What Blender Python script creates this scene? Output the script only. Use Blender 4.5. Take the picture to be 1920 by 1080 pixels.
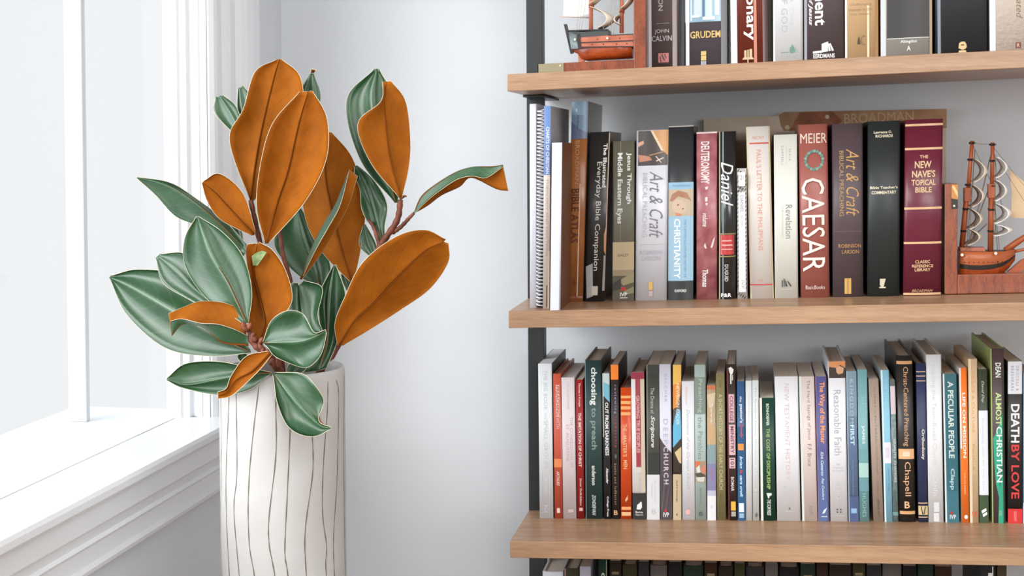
import bpy, bmesh, math, random
from mathutils import Vector, Matrix
random.seed(7)
for o in list(bpy.data.objects): bpy.data.objects.remove(o)
SC = bpy.context.scene
COL = SC.collection
# ------------------------------------------------------------------ camera
F, CX, CY = 2548.0, 960.0, 345.0
CAM = Vector((0, 0, 1.40))
def nrm(v): v = Vector(v); return v.normalized()
dY = nrm(((1412-CX)/F, (CY-281)/F, -1))
yv = 100000.0; xv = 970+.006*(yv-500)
up = -nrm(((xv-CX)/F, (CY-yv)/F, -1)); up = (up-up.dot(dY)*dY).normalized()
dX = dY.cross(up)
M = Matrix((dX, dY, up))
cam_data = bpy.data.cameras.new('camera'); cam = bpy.data.objects.new('camera', cam_data); COL.objects.link(cam)
cam.matrix_world = Matrix.Translation(CAM) @ M.to_4x4()
cam_data.sensor_width = 36; cam_data.lens = F*36/1920
cam_data.shift_y = -(540-CY)/1920; cam_data.shift_x = 0
cam_data.clip_start = .05
cam_data.dof.use_dof = True; cam_data.dof.focus_distance = 1.66; cam_data.dof.aperture_fstop = 15
SC.camera = cam
def at(px, py, Y):
    r = M @ Vector(((px-CX)/F, (CY-py)/F, -1)); return CAM + r*((Y-CAM.y)/r.y)
# ------------------------------------------------------------------ world, sun, exposure
w = bpy.data.worlds.new('world'); SC.world = w; w.use_nodes = True
bg = w.node_tree.nodes['Background']; bg.inputs[0].default_value = (.972, .98, 1, 1); bg.inputs[1].default_value = .95
sun_d = bpy.data.lights.new('sun', 'SUN'); sun = bpy.data.objects.new('sun', sun_d); COL.objects.link(sun)
sun_d.energy = 1.5; sun_d.angle = math.radians(30); sun_d.color = (1, .985, .96)
sun.rotation_euler = Vector((.42, .88, -.38)).to_track_quat('-Z', 'Y').to_euler()
sun.location = (-3, -2, 3)
# the bright hazy part of the sky around the sun, seen through the side window
glow_d = bpy.data.lights.new('sky_glow', 'SUN'); glow = bpy.data.objects.new('sky_glow', glow_d); COL.objects.link(glow); glow.location = (-4, 0, 3)
glow_d.energy = 3.2; glow_d.angle = math.radians(55); glow_d.color = (.94, .97, 1); glow.rotation_euler = Vector((.82, .54, -.28)).to_track_quat('-Z', 'Y').to_euler()
# added fill light behind the camera; the window there is assumed
rear_fill_d = bpy.data.lights.new('rear_fill_light', 'AREA'); rear_fill = bpy.data.objects.new('rear_fill_light', rear_fill_d); COL.objects.link(rear_fill)
rear_fill_d.shape = 'RECTANGLE'; rear_fill_d.size = 1.9; rear_fill_d.size_y = 1.1; rear_fill_d.energy = 43; rear_fill_d.color = (1, .985, .965)
rear_fill.location = (1.5, -2.5, 2.0); rear_fill.rotation_euler = Vector((-.35, 1, -.12)).to_track_quat('-Z', 'Z').to_euler()
# added overhead fill, a broad diffuse panel lighting the room from above
lamp_d = bpy.data.lights.new('overhead_fill_light', 'AREA'); lamp = bpy.data.objects.new('overhead_fill_light', lamp_d); COL.objects.link(lamp)
lamp_d.shape = 'RECTANGLE'; lamp_d.size = 2.0; lamp_d.size_y = 1.6; lamp_d.energy = 37; lamp_d.color = (1, .965, .92); lamp.location = (.9, -.3, 2.70)
SC.view_settings.view_transform = 'Standard'; SC.view_settings.look = 'None'
SC.view_settings.gamma = 1; SC.view_settings.exposure = 0; SC.view_settings.use_curve_mapping = False
# ------------------------------------------------------------------ materials
def lin(c):
    r = []
    for v in c:
        v /= 255.; r.append(v/12.92 if v <= .04045 else ((v+.055)/1.055)**2.4)
    return (*r, 1)
MATS = {}
def mat(c, rough=.5, noise=0, nscale=60, spec=.5, coat=0, bump=0, metal=0, trans=0, stretch=(1, 1, 1), c2=None):
    key = (tuple(c), rough, noise, nscale, spec, coat, bump, metal, trans, stretch, tuple(c2) if c2 else None)
    if key in MATS: return MATS[key]
    m = bpy.data.materials.new('mat'); m.use_nodes = True; nt = m.node_tree; b = nt.nodes['Principled BSDF']
    b.inputs['Base Color'].default_value = lin(c); b.inputs['Roughness'].default_value = rough
    b.inputs['Specular IOR Level'].default_value = spec; b.inputs['Coat Weight'].default_value = coat
    b.inputs['Coat Roughness'].default_value = .15
    b.inputs['Metallic'].default_value = metal
    if noise or c2 or bump:
        tc = nt.nodes.new('ShaderNodeTexCoord'); mp = nt.nodes.new('ShaderNodeMapping'); nz = nt.nodes.new('ShaderNodeTexNoise')
        mp.inputs['Scale'].default_value = stretch
        nt.links.new(tc.outputs['Object'], mp.inputs[0]); nt.links.new(mp.outputs[0], nz.inputs['Vector'])
        nz.inputs['Scale'].default_value = nscale; nz.inputs['Detail'].default_value = 6
        if noise or c2:
            mx = nt.nodes.new('ShaderNodeMix'); mx.data_type = 'RGBA'
            rp = nt.nodes.new('ShaderNodeValToRGB'); rp.color_ramp.elements[0].position = .35; rp.color_ramp.elements[1].position = .65
            nt.links.new(nz.outputs['Fac'], rp.inputs[0]); nt.links.new(rp.outputs[0], mx.inputs[0])
            a = lin(c); mx.inputs[6].default_value = a
            mx.inputs[7].default_value = lin(c2) if c2 else (a[0]*(1-noise), a[1]*(1-noise), a[2]*(1-noise), 1)
            nt.links.new(mx.outputs[2], b.inputs['Base Color'])
        if bump:
            bp = nt.nodes.new('ShaderNodeBump'); bp.inputs['Strength'].default_value = bump; bp.inputs['Distance'].default_value = .002
            nt.links.new(nz.outputs['Fac'], bp.inputs['Height']); nt.links.new(bp.outputs[0], b.inputs['Normal'])
    MATS[key] = m; return m
def paper_mat():
    m = bpy.data.materials.new('page_edges'); m.use_nodes = True; nt = m.node_tree; b = nt.nodes['Principled BSDF']; b.inputs['Roughness'].default_value = .9
    tc = nt.nodes.new('ShaderNodeTexCoord'); mp = nt.nodes.new('ShaderNodeMapping'); mp.inputs['Scale'].default_value = (2500, 3, 3)
    nz = nt.nodes.new('ShaderNodeTexNoise'); nz.inputs['Scale'].default_value = 1; rp = nt.nodes.new('ShaderNodeValToRGB')
    rp.color_ramp.elements[0].color = lin((196, 184, 168)); rp.color_ramp.elements[1].color = lin((232, 224, 212))
    nt.links.new(tc.outputs['Object'], mp.inputs[0]); nt.links.new(mp.outputs[0], nz.inputs['Vector']); nt.links.new(nz.outputs['Fac'], rp.inputs[0]); nt.links.new(rp.outputs[0], b.inputs['Base Color'])
    return m
PAPER = paper_mat()
WOOD = None
def wood_mat(c1, c2, rough=.42, sc=(1.2, 26, 34), coat=.25, fine=9):
    m = bpy.data.materials.new('wood'); m.use_nodes = True; nt = m.node_tree; b = nt.nodes['Principled BSDF']
    tc = nt.nodes.new('ShaderNodeTexCoord'); mp = nt.nodes.new('ShaderNodeMapping'); mp.inputs['Scale'].default_value = sc
    nz = nt.nodes.new('ShaderNodeTexNoise'); nz.inputs['Scale'].default_value = 3; nz.inputs['Detail'].default_value = 9; nz.inputs['Roughness'].default_value = .6; nz.inputs['Distortion'].default_value = .5
    n2 = nt.nodes.new('ShaderNodeTexNoise'); n2.inputs['Scale'].default_value = fine*3; n2.inputs['Detail'].default_value = 3
    mm = nt.nodes.new('ShaderNodeMath'); mm.operation = 'MULTIPLY_ADD'; mm.inputs[1].default_value = .45
    m2 = nt.nodes.new('ShaderNodeMath'); m2.operation = 'MULTIPLY'; m2.inputs[1].default_value = .55
    rp = nt.nodes.new('ShaderNodeValToRGB'); rp.color_ramp.elements[0].position = .36; rp.color_ramp.elements[1].position = .6
    rp.color_ramp.elements[0].color = lin(c2); rp.color_ramp.elements[1].color = lin(c1)
    L = nt.links.new
    L(tc.outputs['Object'], mp.inputs[0]); L(mp.outputs[0], nz.inputs['Vector']); L(mp.outputs[0], n2.inputs['Vector'])
    L(nz.outputs['Fac'], m2.inputs[0]); L(n2.outputs['Fac'], mm.inputs[0]); L(m2.outputs[0], mm.inputs[2]); L(mm.outputs[0], rp.inputs[0]); L(rp.outputs[0], b.inputs['Base Color'])
    b.inputs['Roughness'].default_value = rough; b.inputs['Coat Weight'].default_value = coat; b.inputs['Coat Roughness'].default_value = .22
    bp = nt.nodes.new('ShaderNodeBump'); bp.inputs['Strength'].default_value = .08; bp.inputs['Distance'].default_value = .001; L(mm.outputs[0], bp.inputs['Height']); L(bp.outputs[0], b.inputs['Normal'])
    return m
OAK = wood_mat((184, 148, 116), (152, 114, 82))
RED_WOOD = wood_mat((152, 76, 38), (106, 44, 20), .3, (30, 30, 6), .5)
HULL_WOOD = wood_mat((178, 78, 28), (128, 46, 14), .25, (8, 40, 40), .6)
BLACK_METAL = mat((46, 49, 50), .45, noise=.25, nscale=900, bump=.1)
WHITE_PAINT = mat((240, 243, 246), .35, coat=.1)
WALL = mat((224, 229, 234), .85, noise=.02, nscale=4, bump=.06)
# ------------------------------------------------------------------ object helpers
def tag(o, label=None, cat=None, group=None, kind=None):
    if label: o['label'] = label
    if cat: o['category'] = cat
    if group: o['group'] = group
    if kind: o['kind'] = kind
    return o
def empty(name, loc=(0, 0, 0)):
    o = bpy.data.objects.new(name, None); o.empty_display_size = .02; COL.objects.link(o); o.location = loc; return o
def link(name, bm, mats, parent=None, loc=None, smooth=False, sub=0):
    me = bpy.data.meshes.new(name); bm.normal_update(); bm.to_mesh(me); bm.free()
    if not isinstance(mats, (list, tuple)): mats = [mats]
    for m in mats: me.materials.append(m)
    if smooth:
        for p in me.polygons: p.use_smooth = True
    o = bpy.data.objects.new(name, me); COL.objects.link(o)
    if parent: o.parent = parent
    if loc is not None: o.location = loc
    if sub:
        s = o.modifiers.new('sub', 'SUBSURF'); s.levels = sub; s.render_levels = sub
    return o
def box(bm, a, b, mi=0, bev=0):
    x0, y0, z0 = a; x1, y1, z1 = b
    t = bmesh.new() if bev else bm
    vs = [t.verts.new(p) for p in [(x0, y0, z0), (x1, y0, z0), (x1, y1, z0), (x0, y1, z0), (x0, y0, z1), (x1, y0, z1), (x1, y1, z1), (x0, y1, z1)]]
    for f in [(0, 3, 2, 1), (4, 5, 6, 7), (0, 1, 5, 4), (1, 2, 6, 5), (2, 3, 7, 6), (3, 0, 4, 7)]:
        t.faces.new([vs[i] for i in f]).material_index = mi
    if bev:
        bmesh.ops.bevel(t, geom=t.edges[:], offset=bev, segments=2, affect='EDGES', profile=.5)
        for f in t.faces: f.material_index = mi
        me = bpy.data.meshes.new('t'); t.to_mesh(me); t.free(); bm.from_mesh(me); bpy.data.meshes.remove(me)
def tube(bm, pts, rad, seg=8, mi=0, cap=True):
    pts = [Vector(p) for p in pts]; n = len(pts)
    if not isinstance(rad, (list, tuple)): rad = [rad]*n
    rings = []; prev = None
    for i, p in enumerate(pts):
        d = (pts[min(i+1, n-1)]-pts[max(i-1, 0)]).normalized()
        if prev is None: a = d.orthogonal().normalized()
        else:
            a = prev - prev.dot(d)*d; a = a.normalized() if a.length > 1e-6 else d.orthogonal().normalized()
        prev = a; b = d.cross(a)
        rings.append([bm.verts.new(p+(a*math.cos(2*math.pi*k/seg)+b*math.sin(2*math.pi*k/seg))*rad[i]) for k in range(seg)])
    for i in range(n-1):
        for k in range(seg):
            f = bm.faces.new([rings[i][k], rings[i][(k+1) % seg], rings[i+1][(k+1) % seg], rings[i+1][k]]); f.material_index = mi; f.smooth = True
    if cap:
        bm.faces.new(rings[0][::-1]).material_index = mi; bm.faces.new(rings[-1]).material_index = mi
def spline(pts, n):
    """Catmull-Rom resample of a list of Vectors"""
    pts = [Vector(p) for p in pts]; m = len(pts)-1; out = []
    for k in range(n+1):
        t = k*m/n; i = min(int(t), m-1); t -= i
        p0 = pts[i-1] if i > 0 else pts[0]*2-pts[1]; p1 = pts[i]; p2 = pts[i+1]; p3 = pts[i+2] if i+2 <= m else pts[m]*2-pts[m-1]
        out.append(.5*((2*p1)+(p2-p0)*t+(2*p0-5*p1+4*p2-p3)*t*t+(3*p1-p0-3*p2+p3)*t**3))
    return out
# ------------------------------------------------------------------ room
BACK = 2.30; XL = -.8207; CEIL = 2.75
SILL = 1.40-.405; HEAD = 2.45
def struct(name, bm, m): return tag(link(name, bm, m), kind='structure')
bm = bmesh.new(); box(bm, (XL-.065, BACK, 0), (3.2, BACK+.12, CEIL)); struct('wall_back', bm, WALL)
bm = bmesh.new(); box(bm, (XL-.25, -2.6, -.1), (3.2, BACK+.12, 0)); struct('floor', bm, wood_mat((170, 130, 95), (135, 98, 68), .4, (14, 1.2, 1)))
bm = bmesh.new(); box(bm, (XL-.25, -2.6, CEIL), (3.2, BACK+.12, CEIL+.1)); struct('ceiling', bm, WALL)
bm = bmesh.new(); box(bm, (3.2, -2.6, 0), (3.3, BACK+.12, CEIL)); struct('wall_right', bm, WALL)
bm = bmesh.new(); box(bm, (XL-.25, -2.7, 0), (.5, -2.6, CEIL)); box(bm, (2.55, -2.7, 0), (3.3, -2.6, CEIL)); box(bm, (.5, -2.7, 0), (2.55, -2.6, .88)); box(bm, (.5, -2.7, 2.62), (2.55, -2.6, CEIL)); struct('wall_front', bm, WALL)
W1 = (-1.75, 1.965)
bm = bmesh.new()
box(bm, (XL-.065, W1[1], 0), (XL, BACK, CEIL)); box(bm, (XL-.065, -2.6, 0), (XL, W1[0], CEIL))
for a, b in (W1,):
    box(bm, (XL-.065, a, 0), (XL, b, SILL-.02)); box(bm, (XL-.065, a, HEAD), (XL, b, CEIL))
struct('wall_left', bm, WALL)
def prof_extrude(bm, prof, axis, a, b):
    """extrude a closed (p,q) profile; axis 'z': profile is (x,y); axis 'y': profile is (x,z)"""
    A = []; B = []
    for p, q in prof:
        if axis == 'z': A.append(bm.verts.new((p, q, a))); B.append(bm.verts.new((p, q, b)))
        else: A.append(bm.verts.new((p, a, q))); B.append(bm.verts.new((p, b, q)))
    n = len(prof)
    for i in range(n): bm.faces.new([A[i], A[(i+1) % n], B[(i+1) % n], B[i]])
    bm.faces.new(A[::-1]); bm.faces.new(B)
    bmesh.ops.recalc_face_normals(bm, faces=bm.faces)
def window(name, y0, y1, bars, cover=False):
    # glazed sash, moulded casing, jamb lining with beads, stool and apron
    root = tag(empty(name, (XL, (y0+y1)/2, SILL)), kind='structure')
    inv = lambda o: (setattr(o, 'location', -Vector(root.location)), o)[1]
    # casing profile across y (far side), x = projection into the room
    def casing(yin, s):
        pts = [(0, 0), (.003, 0), (.009, .006), (.012, .012), (.010, .018), (.010, .034), (.016, .040), (.020, .046), (.014, .056), (.012, .058), (.012, .086), (.020, .092), (.027, .100), (.030, .118), (.030, .146), (0, .146)]
        return [(XL+p, yin+s*q) for p, q in pts]
    bm = bmesh.new(); prof_extrude(bm, casing(y1, 1), 'z', SILL, HEAD+.14); inv(link('window_casing', bm, WHITE_PAINT, root))
    bm = bmesh.new(); prof_extrude(bm, casing(y0, -1) if name == 'window_2' else casing(y0, -.62), 'z', SILL, HEAD+.14); inv(link('window_casing', bm, WHITE_PAINT, root))
    # jamb: stepped lining on the far side, beads
    for yy, s in ((y1, -1), (y0, 1)):
        bm = bmesh.new()
        prof = [(XL-.0004, .0022), (XL-.012, .0022), (XL-.012, .004), (XL-.020, .004), (XL-.020, .001), (XL-.028, .001), (XL-.030, .010), (XL-.040, .010), (XL-.043, .014), (XL-.065, .014), (XL-.065, .0006)]
        prof_extrude(bm, [(p, yy+s*q) for p, q in prof], 'z', SILL, HEAD); inv(link('window_jamb', bm, WHITE_PAINT, root))
    # stool and apron
    S = SILL
    bm = bmesh.new(); XN = -.772
    box(bm, (XL-.25, y0, S-.018), (XL, y1+.05, S))
    prof_extrude(bm, [(XL, S), (XN-.004, S), (XN, S-.004), (XN, S-.012), (XN-.006, S-.018), (XL, S-.018)], 'y', y0-.14, min(y1+.175, BACK))
    inv(link('window_sill', bm, WHITE_PAINT, root))
    bm = bmesh.new(); A = XL
    prof_extrude(bm, [(A, S-.018), (A+.030, S-.018), (A+.030, S-.050), (A+.024, S-.056), (A+.020, S-.068), (A+.024, S-.072), (A+.018, S-.078), (A+.016, S-.100), (A+.022, S-.104), (A+.020, S-.110), (A, S-.112)], 'y', y0-.12, min(y1+.155, BACK))
    inv(link('window_apron', bm, WHITE_PAINT, root))
    # head
    bm = bmesh.new(); box(bm, (XL, y0-.09, HEAD), (XL+.025, y1+.146, HEAD+.14)); box(bm, (XL-.25, y0, HEAD-.012), (XL, y1, HEAD)); inv(link('window_head', bm, WHITE_PAINT, root))
    # outer frame bars standing on the sill, glass
    for yb in bars:
        bm = bmesh.new(); box(bm, (XL-.200, yb+.026, S), (XL-.170, yb+.038, HEAD-.012), bev=.002); inv(link('window_frame', bm, mat((203, 207, 210), .6), root))
    g = bpy.data.materials.new('glass'); g.use_nodes = True; nt = g.node_tree; nt.nodes.remove(nt.nodes['Principled BSDF'])
    tr = nt.nodes.new('ShaderNodeBsdfTransparent'); gl = nt.nodes.new('ShaderNodeBsdfGlossy'); gl.inputs['Roughness'].default_value = .02
    mx = nt.nodes.new('ShaderNodeMixShader'); mx.inputs[0].default_value = .03
    tr.inputs[0].default_value = (.985, .99, .99, 1)
    nt.links.new(tr.outputs[0], mx.inputs[1]); nt.links.new(gl.outputs[0], mx.inputs[2]); nt.links.new(mx.outputs[0], nt.nodes['Material Output'].inputs[0])
    bm = bmesh.new(); box(bm, (XL-.052, y0+.012, S), (XL-.049, y1-.0145, HEAD-.012)); inv(link('window_pane', bm, g, root))
window('window_1', W1[0], W1[1], [1.872, .15])
# ------------------------------------------------------------------ bookshelf
BX0 = -.3525; BL = 1.25; FR = 1.95; TAN = .0315
UU = Vector((1, 0, TAN)).normalized()
BZ = [1.855, 1.4+.1122, 1.4-.2336, 1.4-.5719, 1.4-.909, 1.4-1.246]
def bz(i, x): return BZ[i]+(x-BX0)*TAN
shelf = tag(empty('bookshelf', (BX0, FR+.18, 0)), 'oak board bookshelf on a black metal frame against the white wall, full of books', 'bookshelf')
off = -Vector(shelf.location)
for i in range(6):
    bm = bmesh.new(); box(bm, (0, 0, -.025), (BL, .335, 0), bev=.0009)
    for v in bm.verts: v.co.z += v.co.x*TAN
    link('shelf_board', bm, OAK, shelf, Vector((BX0, FR, BZ[i]))+off)
for x0 in (BX0, BX0+BL-.026):
    bm = bmesh.new(); box(bm, (x0, FR+.172, 0), (x0+.0255, FR+.20, 1.95), bev=.0008); link('upright', bm, BLACK_METAL, shelf, off)
    for i in range(6):
        z = bz(i, x0)-.025
        bm = bmesh.new(); box(bm, (x0+.001, FR+.13, z-.0035), (x0+.034, FR+.30, z-.0002), bev=.0006); link('bracket', bm, BLACK_METAL, shelf, off)
# ------------------------------------------------------------------ lettering
TXT = {}
def text_polys(s, style):
    key = (s, style)
    if key in TXT: return TXT[key]
    c = bpy.data.curves.new('t', 'FONT'); c.body = s; c.resolution_u = 2; c.fill_mode = 'BOTH'
    if 'b' in style: c.offset = .022
    if 'l' in style: c.offset = -.008
    if 'i' in style: c.shear = .35
    if 's' in style: c.space_character = 1.35
    if 'n' in style: c.space_line = .85
    c.align_x = 'CENTER' if 'c' in style else 'LEFT'
    o = bpy.data.objects.new('t', c); COL.objects.link(o); dg = bpy.context.evaluated_depsgraph_get(); dg.update()
    me = o.evaluated_get(dg).to_mesh(); vs = [(v.co.x, v.co.y) for v in me.vertices]; fs = [tuple(p.vertices) for p in me.polygons]
    o.evaluated_get(dg).to_mesh_clear(); bpy.data.objects.remove(o); bpy.data.curves.remove(c)
    x0 = min(v[0] for v in vs); x1 = max(v[0] for v in vs); y0 = min(v[1] for v in vs); y1 = max(v[1] for v in vs)
    TXT[key] = ([((x-x0)/(x1-x0), (y-y0)/(y1-y0)) for x, y in vs], fs); return TXT[key]
# ------------------------------------------------------------------ books
def T(s, u, us, a, b, c, st='', o='v'): return ('t', s, u, us, a, b, c, st, o)
def R(u0, u1, a, b, c): return ('r', u0, u1, a, b, c)
def P(pts, c): return ('p', pts, c)
def book(sh, label, x0, x1, yb, xt, yt, col, prints=(), kind='p', depth=.15, sag=None, Y=None, rough=.42, cover=None, noise=0, c2=None, nscale=60, group=None, coat=0, bump=0, strip=None, page=None):
    Yd = {1: 2.03, 2: 2.058, 3: 2.075, 4: 2.07}[sh] if Y is None else Y
    if yb is None:   # bottom hidden: stand on the board
        a = at(x0, yt, Yd); bx = a.x; zb = bz(sh, bx); O = Vector((bx, Yd, zb)); Wv = Vector((0, 0, a.z-zb)); Wd = at(x1, yt, Yd).x-a.x
    else:
        a = at(x0, yb, Yd); O = Vector((a.x, Yd, bz(sh, a.x)+.0001)); t = at(xt, yt, Yd); Wv = t-O; Wd = at(x1, yb, Yd).x-a.x
    H = Wv.length; Wn = Wv.normalized(); Wd -= .0004
    th = .0026 if kind == 'h' else .0007
    if sag is None: sag = min(.004, Wd*.09) if kind == 'h' else .0006
    def curve(u):
        k = abs(2*u/Wd-1); return sag*k**2.2
    def Q(u, v, w_): return UU*u+Vector((0, v, 0))+Wn*w_
    root = tag(empty('book', O), label, 'book', group)
    # cover: spine and two boards as one U-shaped shell
    n = 12; outer = [(0, depth)]+[(Wd*i/n, curve(Wd*i/n)) for i in range(n+1)]+[(Wd, depth)]
    inner = [(th, depth)]+[(th+(Wd-2*th)*i/n, th+curve(Wd*i/n)) for i in range(n+1)]+[(Wd-th, depth)]
    bm = bmesh.new(); mats = [mat(col, rough, noise=noise, nscale=nscale, c2=c2, coat=coat, bump=bump)]; idx = {}
    def mi(c, r=None):
        k = tuple(c)
        if k not in idx: mats.append(mat(k, r or rough, coat=coat)); idx[k] = len(mats)-1
        return idx[k]
    o0 = [bm.verts.new(Q(u, v, 0)) for u, v in outer]; o1 = [bm.verts.new(Q(u, v, H)) for u, v in outer]
    i0 = [bm.verts.new(Q(u, v, 0)) for u, v in inner]; i1 = [bm.verts.new(Q(u, v, H)) for u, v in inner]
    m = len(outer); cm = mi(cover) if cover else 0
    for k in range(m-1):
        fm = cm if k in (0, m-2) else 0
        f = bm.faces.new([o0[k], o0[k+1], o1[k+1], o1[k]]); f.material_index = fm
        if 0 < k < m-2: f.smooth = True
        bm.faces.new([i0[k+1], i0[k], i1[k], i1[k+1]]).material_index = fm
        bm.faces.new([o1[k], o1[k+1], i1[k+1], i1[k]]).material_index = fm
        bm.faces.new([o0[k+1], o0[k], i0[k], i0[k+1]]).material_index = fm
    for a_, b_, c_, d_ in ((o0[0], o1[0], i1[0], i0[0]), (o0[-1], i0[-1], i1[-1], o1[-1])): bm.faces.new([a_, b_, c_, d_]).material_index = cm
    letters = []
    def wrap(dst, pp, faces, e, mi_):
        # lay flat artwork on the curved spine: cut into narrow strips so that it follows the curve
        t = bmesh.new(); tv = [t.verts.new((u, 0, z)) for u, z in pp]
        for fi in faces:
            try: t.faces.new([tv[j] for j in fi])
            except ValueError: pass
        us_ = [u for u, z in pp]; lo, hi = min(us_), max(us_); K = 8 if sag < .0015 else 14
        for k in range(1, K):
            u = Wd*k/K
            if lo < u < hi: bmesh.ops.bisect_plane(t, geom=t.verts[:]+t.edges[:]+t.faces[:], plane_co=(u, 0, 0), plane_no=(1, 0, 0), dist=1e-7)
        t.verts.index_update(); nv = [dst.verts.new(Q(v.co.x, curve(v.co.x)-e, v.co.z)) for v in t.verts]
        for f in t.faces:
            try: g = dst.faces.new([nv[v.index] for v in f.verts])
            except ValueError: continue
            g.material_index = mi_; g.normal_update()
            if g.normal.y > 0: g.normal_flip()
        t.free()
    def fr(y): return min(1, max(0, (y-yt)/((yb or (yt+H*F/Yd))-yt))) if (y > 1.5 or y < 0) else y
    for L, p in enumerate(prints):
        e = .00012*(L+1)
        if p[0] == 'r':
            _, u0, u1, a_, b_, c = p; a_, b_ = fr(a_), fr(b_); prev = None; ns = 10
            for k in range(ns+1):
                u = Wd*(u0+(u1-u0)*k/ns); v = curve(u)-e; cur = (bm.verts.new(Q(u, v, H*(1-b_))), bm.verts.new(Q(u, v, H*(1-a_))))
                if prev: f = bm.faces.new([prev[0], cur[0], cur[1], prev[1]]); f.material_index = mi(c); f.smooth = True
                prev = cur
        elif p[0] == 'p':
            _, pts, c = p
            wrap(bm, [(Wd*u, H*(1-fr(y))) for u, y in pts], [tuple(range(len(pts)))], e, mi(c))
        else:
            _, s, uc, us, a_, b_, c, st, o = p; a_, b_ = fr(a_), fr(b_); vs, fs = text_polys(s, st); k = tuple(c)
            lb = bmesh.new(); letters.append((lb, mat(k, .4)))
            if o == 'v': pp = [(Wd*(uc+(y-.5)*us), H*(1-(a_+(b_-a_)*x))) for x, y in vs]
            else: pp = [(Wd*(uc+(x-.5)*us), H*(1-(b_+(a_-b_)*y))) for x, y in vs]
            wrap(lb, pp, fs, e, 0)
    cov = link('cover', bm, mats, root)
    for k, (lb, m_) in enumerate(letters): link('title_lettering' if k == 0 else 'small_lettering', lb, m_, cov)
    # page block
    ins = .003 if kind == 'h' else .0003; bm = bmesh.new()
    a0, a1 = th+.0001, Wd-th-.0001; v0 = th+sag+.0004; v1 = depth-(.003 if kind == 'h' else .0004); w0, w1 = ins, H-ins
    vs = [bm.verts.new(Q(*q)) for q in [(a0, v0, w0), (a1, v0, w0), (a1, v1, w0), (a0, v1, w0), (a0, v0, w1), (a1, v0, w1), (a1, v1, w1), (a0, v1, w1)]]
    for f in [(0, 3, 2, 1), (4, 5, 6, 7), (0, 1, 5, 4), (1, 2, 6, 5), (2, 3, 7, 6), (3, 0, 4, 7)]: bm.faces.new([vs[i] for i in f])
    link('page_block', bm, page or PAPER, root)
    return root, Q, Wd, H
WH = (238, 240, 244); G1 = 'books on the top visible shelf'; G2 = 'books on the middle shelf'; G3 = 'books on the lower shelf'; G4 = 'books on the bottom shelf in view'
GOLD = (212, 170, 96)
# ---- shelf 1 (top visible); left-edge highlights on the spines are painted strips
def b1(*a, **k): return book(1, *a, group=G1, **k)
TOP1 = -190
b1('thick grey-brown hardcover beside the ship bookend, small pink square emblem', 1214, 1275, 125, 1212, TOP1, (98, 88, 88), [R(0, .13, 0, 1, (226, 234, 242)), R(.78, .92, 0, 1, (122, 98, 84)), T('INSTITUTES OF RELIGION', .42, .14, TOP1+40, 16, (225, 222, 222)), R(.28, .68, 39, 40, (160, 152, 150)), T('JOHN', .45, .44, 50, 59, (214, 212, 214), '', 'h'), T('CALVIN', .45, .62, 62, 72, (214, 212, 214), '', 'h'), R(.34, .66, 94, 111, (226, 140, 138)), P([(.42, 96), (.47, 96), (.56, 108), (.51, 108)], (98, 88, 88)), P([(.52, 96), (.56, 96), (.60, 104), (.57, 104)], (98, 88, 88)), P([(.38, 100), (.41, 99), (.44, 110), (.40, 110)], (98, 88, 88))], kind='h', depth=.19, rough=.22, coat=.4)  # white left strip: glossy jacket highlight painted on
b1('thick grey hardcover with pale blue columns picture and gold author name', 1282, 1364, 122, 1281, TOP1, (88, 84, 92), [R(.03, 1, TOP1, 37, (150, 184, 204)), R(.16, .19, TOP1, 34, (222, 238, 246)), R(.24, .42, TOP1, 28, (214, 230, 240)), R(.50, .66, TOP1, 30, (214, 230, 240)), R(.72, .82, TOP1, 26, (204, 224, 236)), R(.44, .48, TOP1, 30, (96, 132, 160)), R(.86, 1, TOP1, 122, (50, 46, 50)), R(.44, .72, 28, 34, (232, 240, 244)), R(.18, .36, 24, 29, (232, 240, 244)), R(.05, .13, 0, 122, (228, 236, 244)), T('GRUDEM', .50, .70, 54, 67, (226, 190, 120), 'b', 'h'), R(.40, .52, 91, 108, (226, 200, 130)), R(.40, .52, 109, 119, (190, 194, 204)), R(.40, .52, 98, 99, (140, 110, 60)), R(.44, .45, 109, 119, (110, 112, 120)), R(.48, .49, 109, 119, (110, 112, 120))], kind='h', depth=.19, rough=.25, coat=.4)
b1('maroon dictionary with bold white vertical lettering', 1371, 1441, 119, 1367, TOP1, (112, 46, 36), [R(0, .05, 0, 1, (228, 222, 206)), R(.05, .17, 0, 1, (218, 226, 238)), R(.62, .70, 0, 1, (188, 96, 50)), R(.86, 1, 0, 1, (74, 24, 18)), T('Bible Dictionary', .52, .34, TOP1+30, 72, (244, 244, 240), 'b'), P([(.30, 107), (.62, 107), (.58, 103), (.34, 103)], (222, 196, 158)), R(.36, .42, 90, 103, (222, 196, 158)), R(.44, .48, 89, 103, (222, 196, 158)), R(.50, .57, 88, 103, (222, 196, 158)), R(.44, .47, 107, 113, (222, 196, 158))], kind='h', depth=.19, rough=.25, coat=.4, cover=(196, 180, 140))
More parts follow.
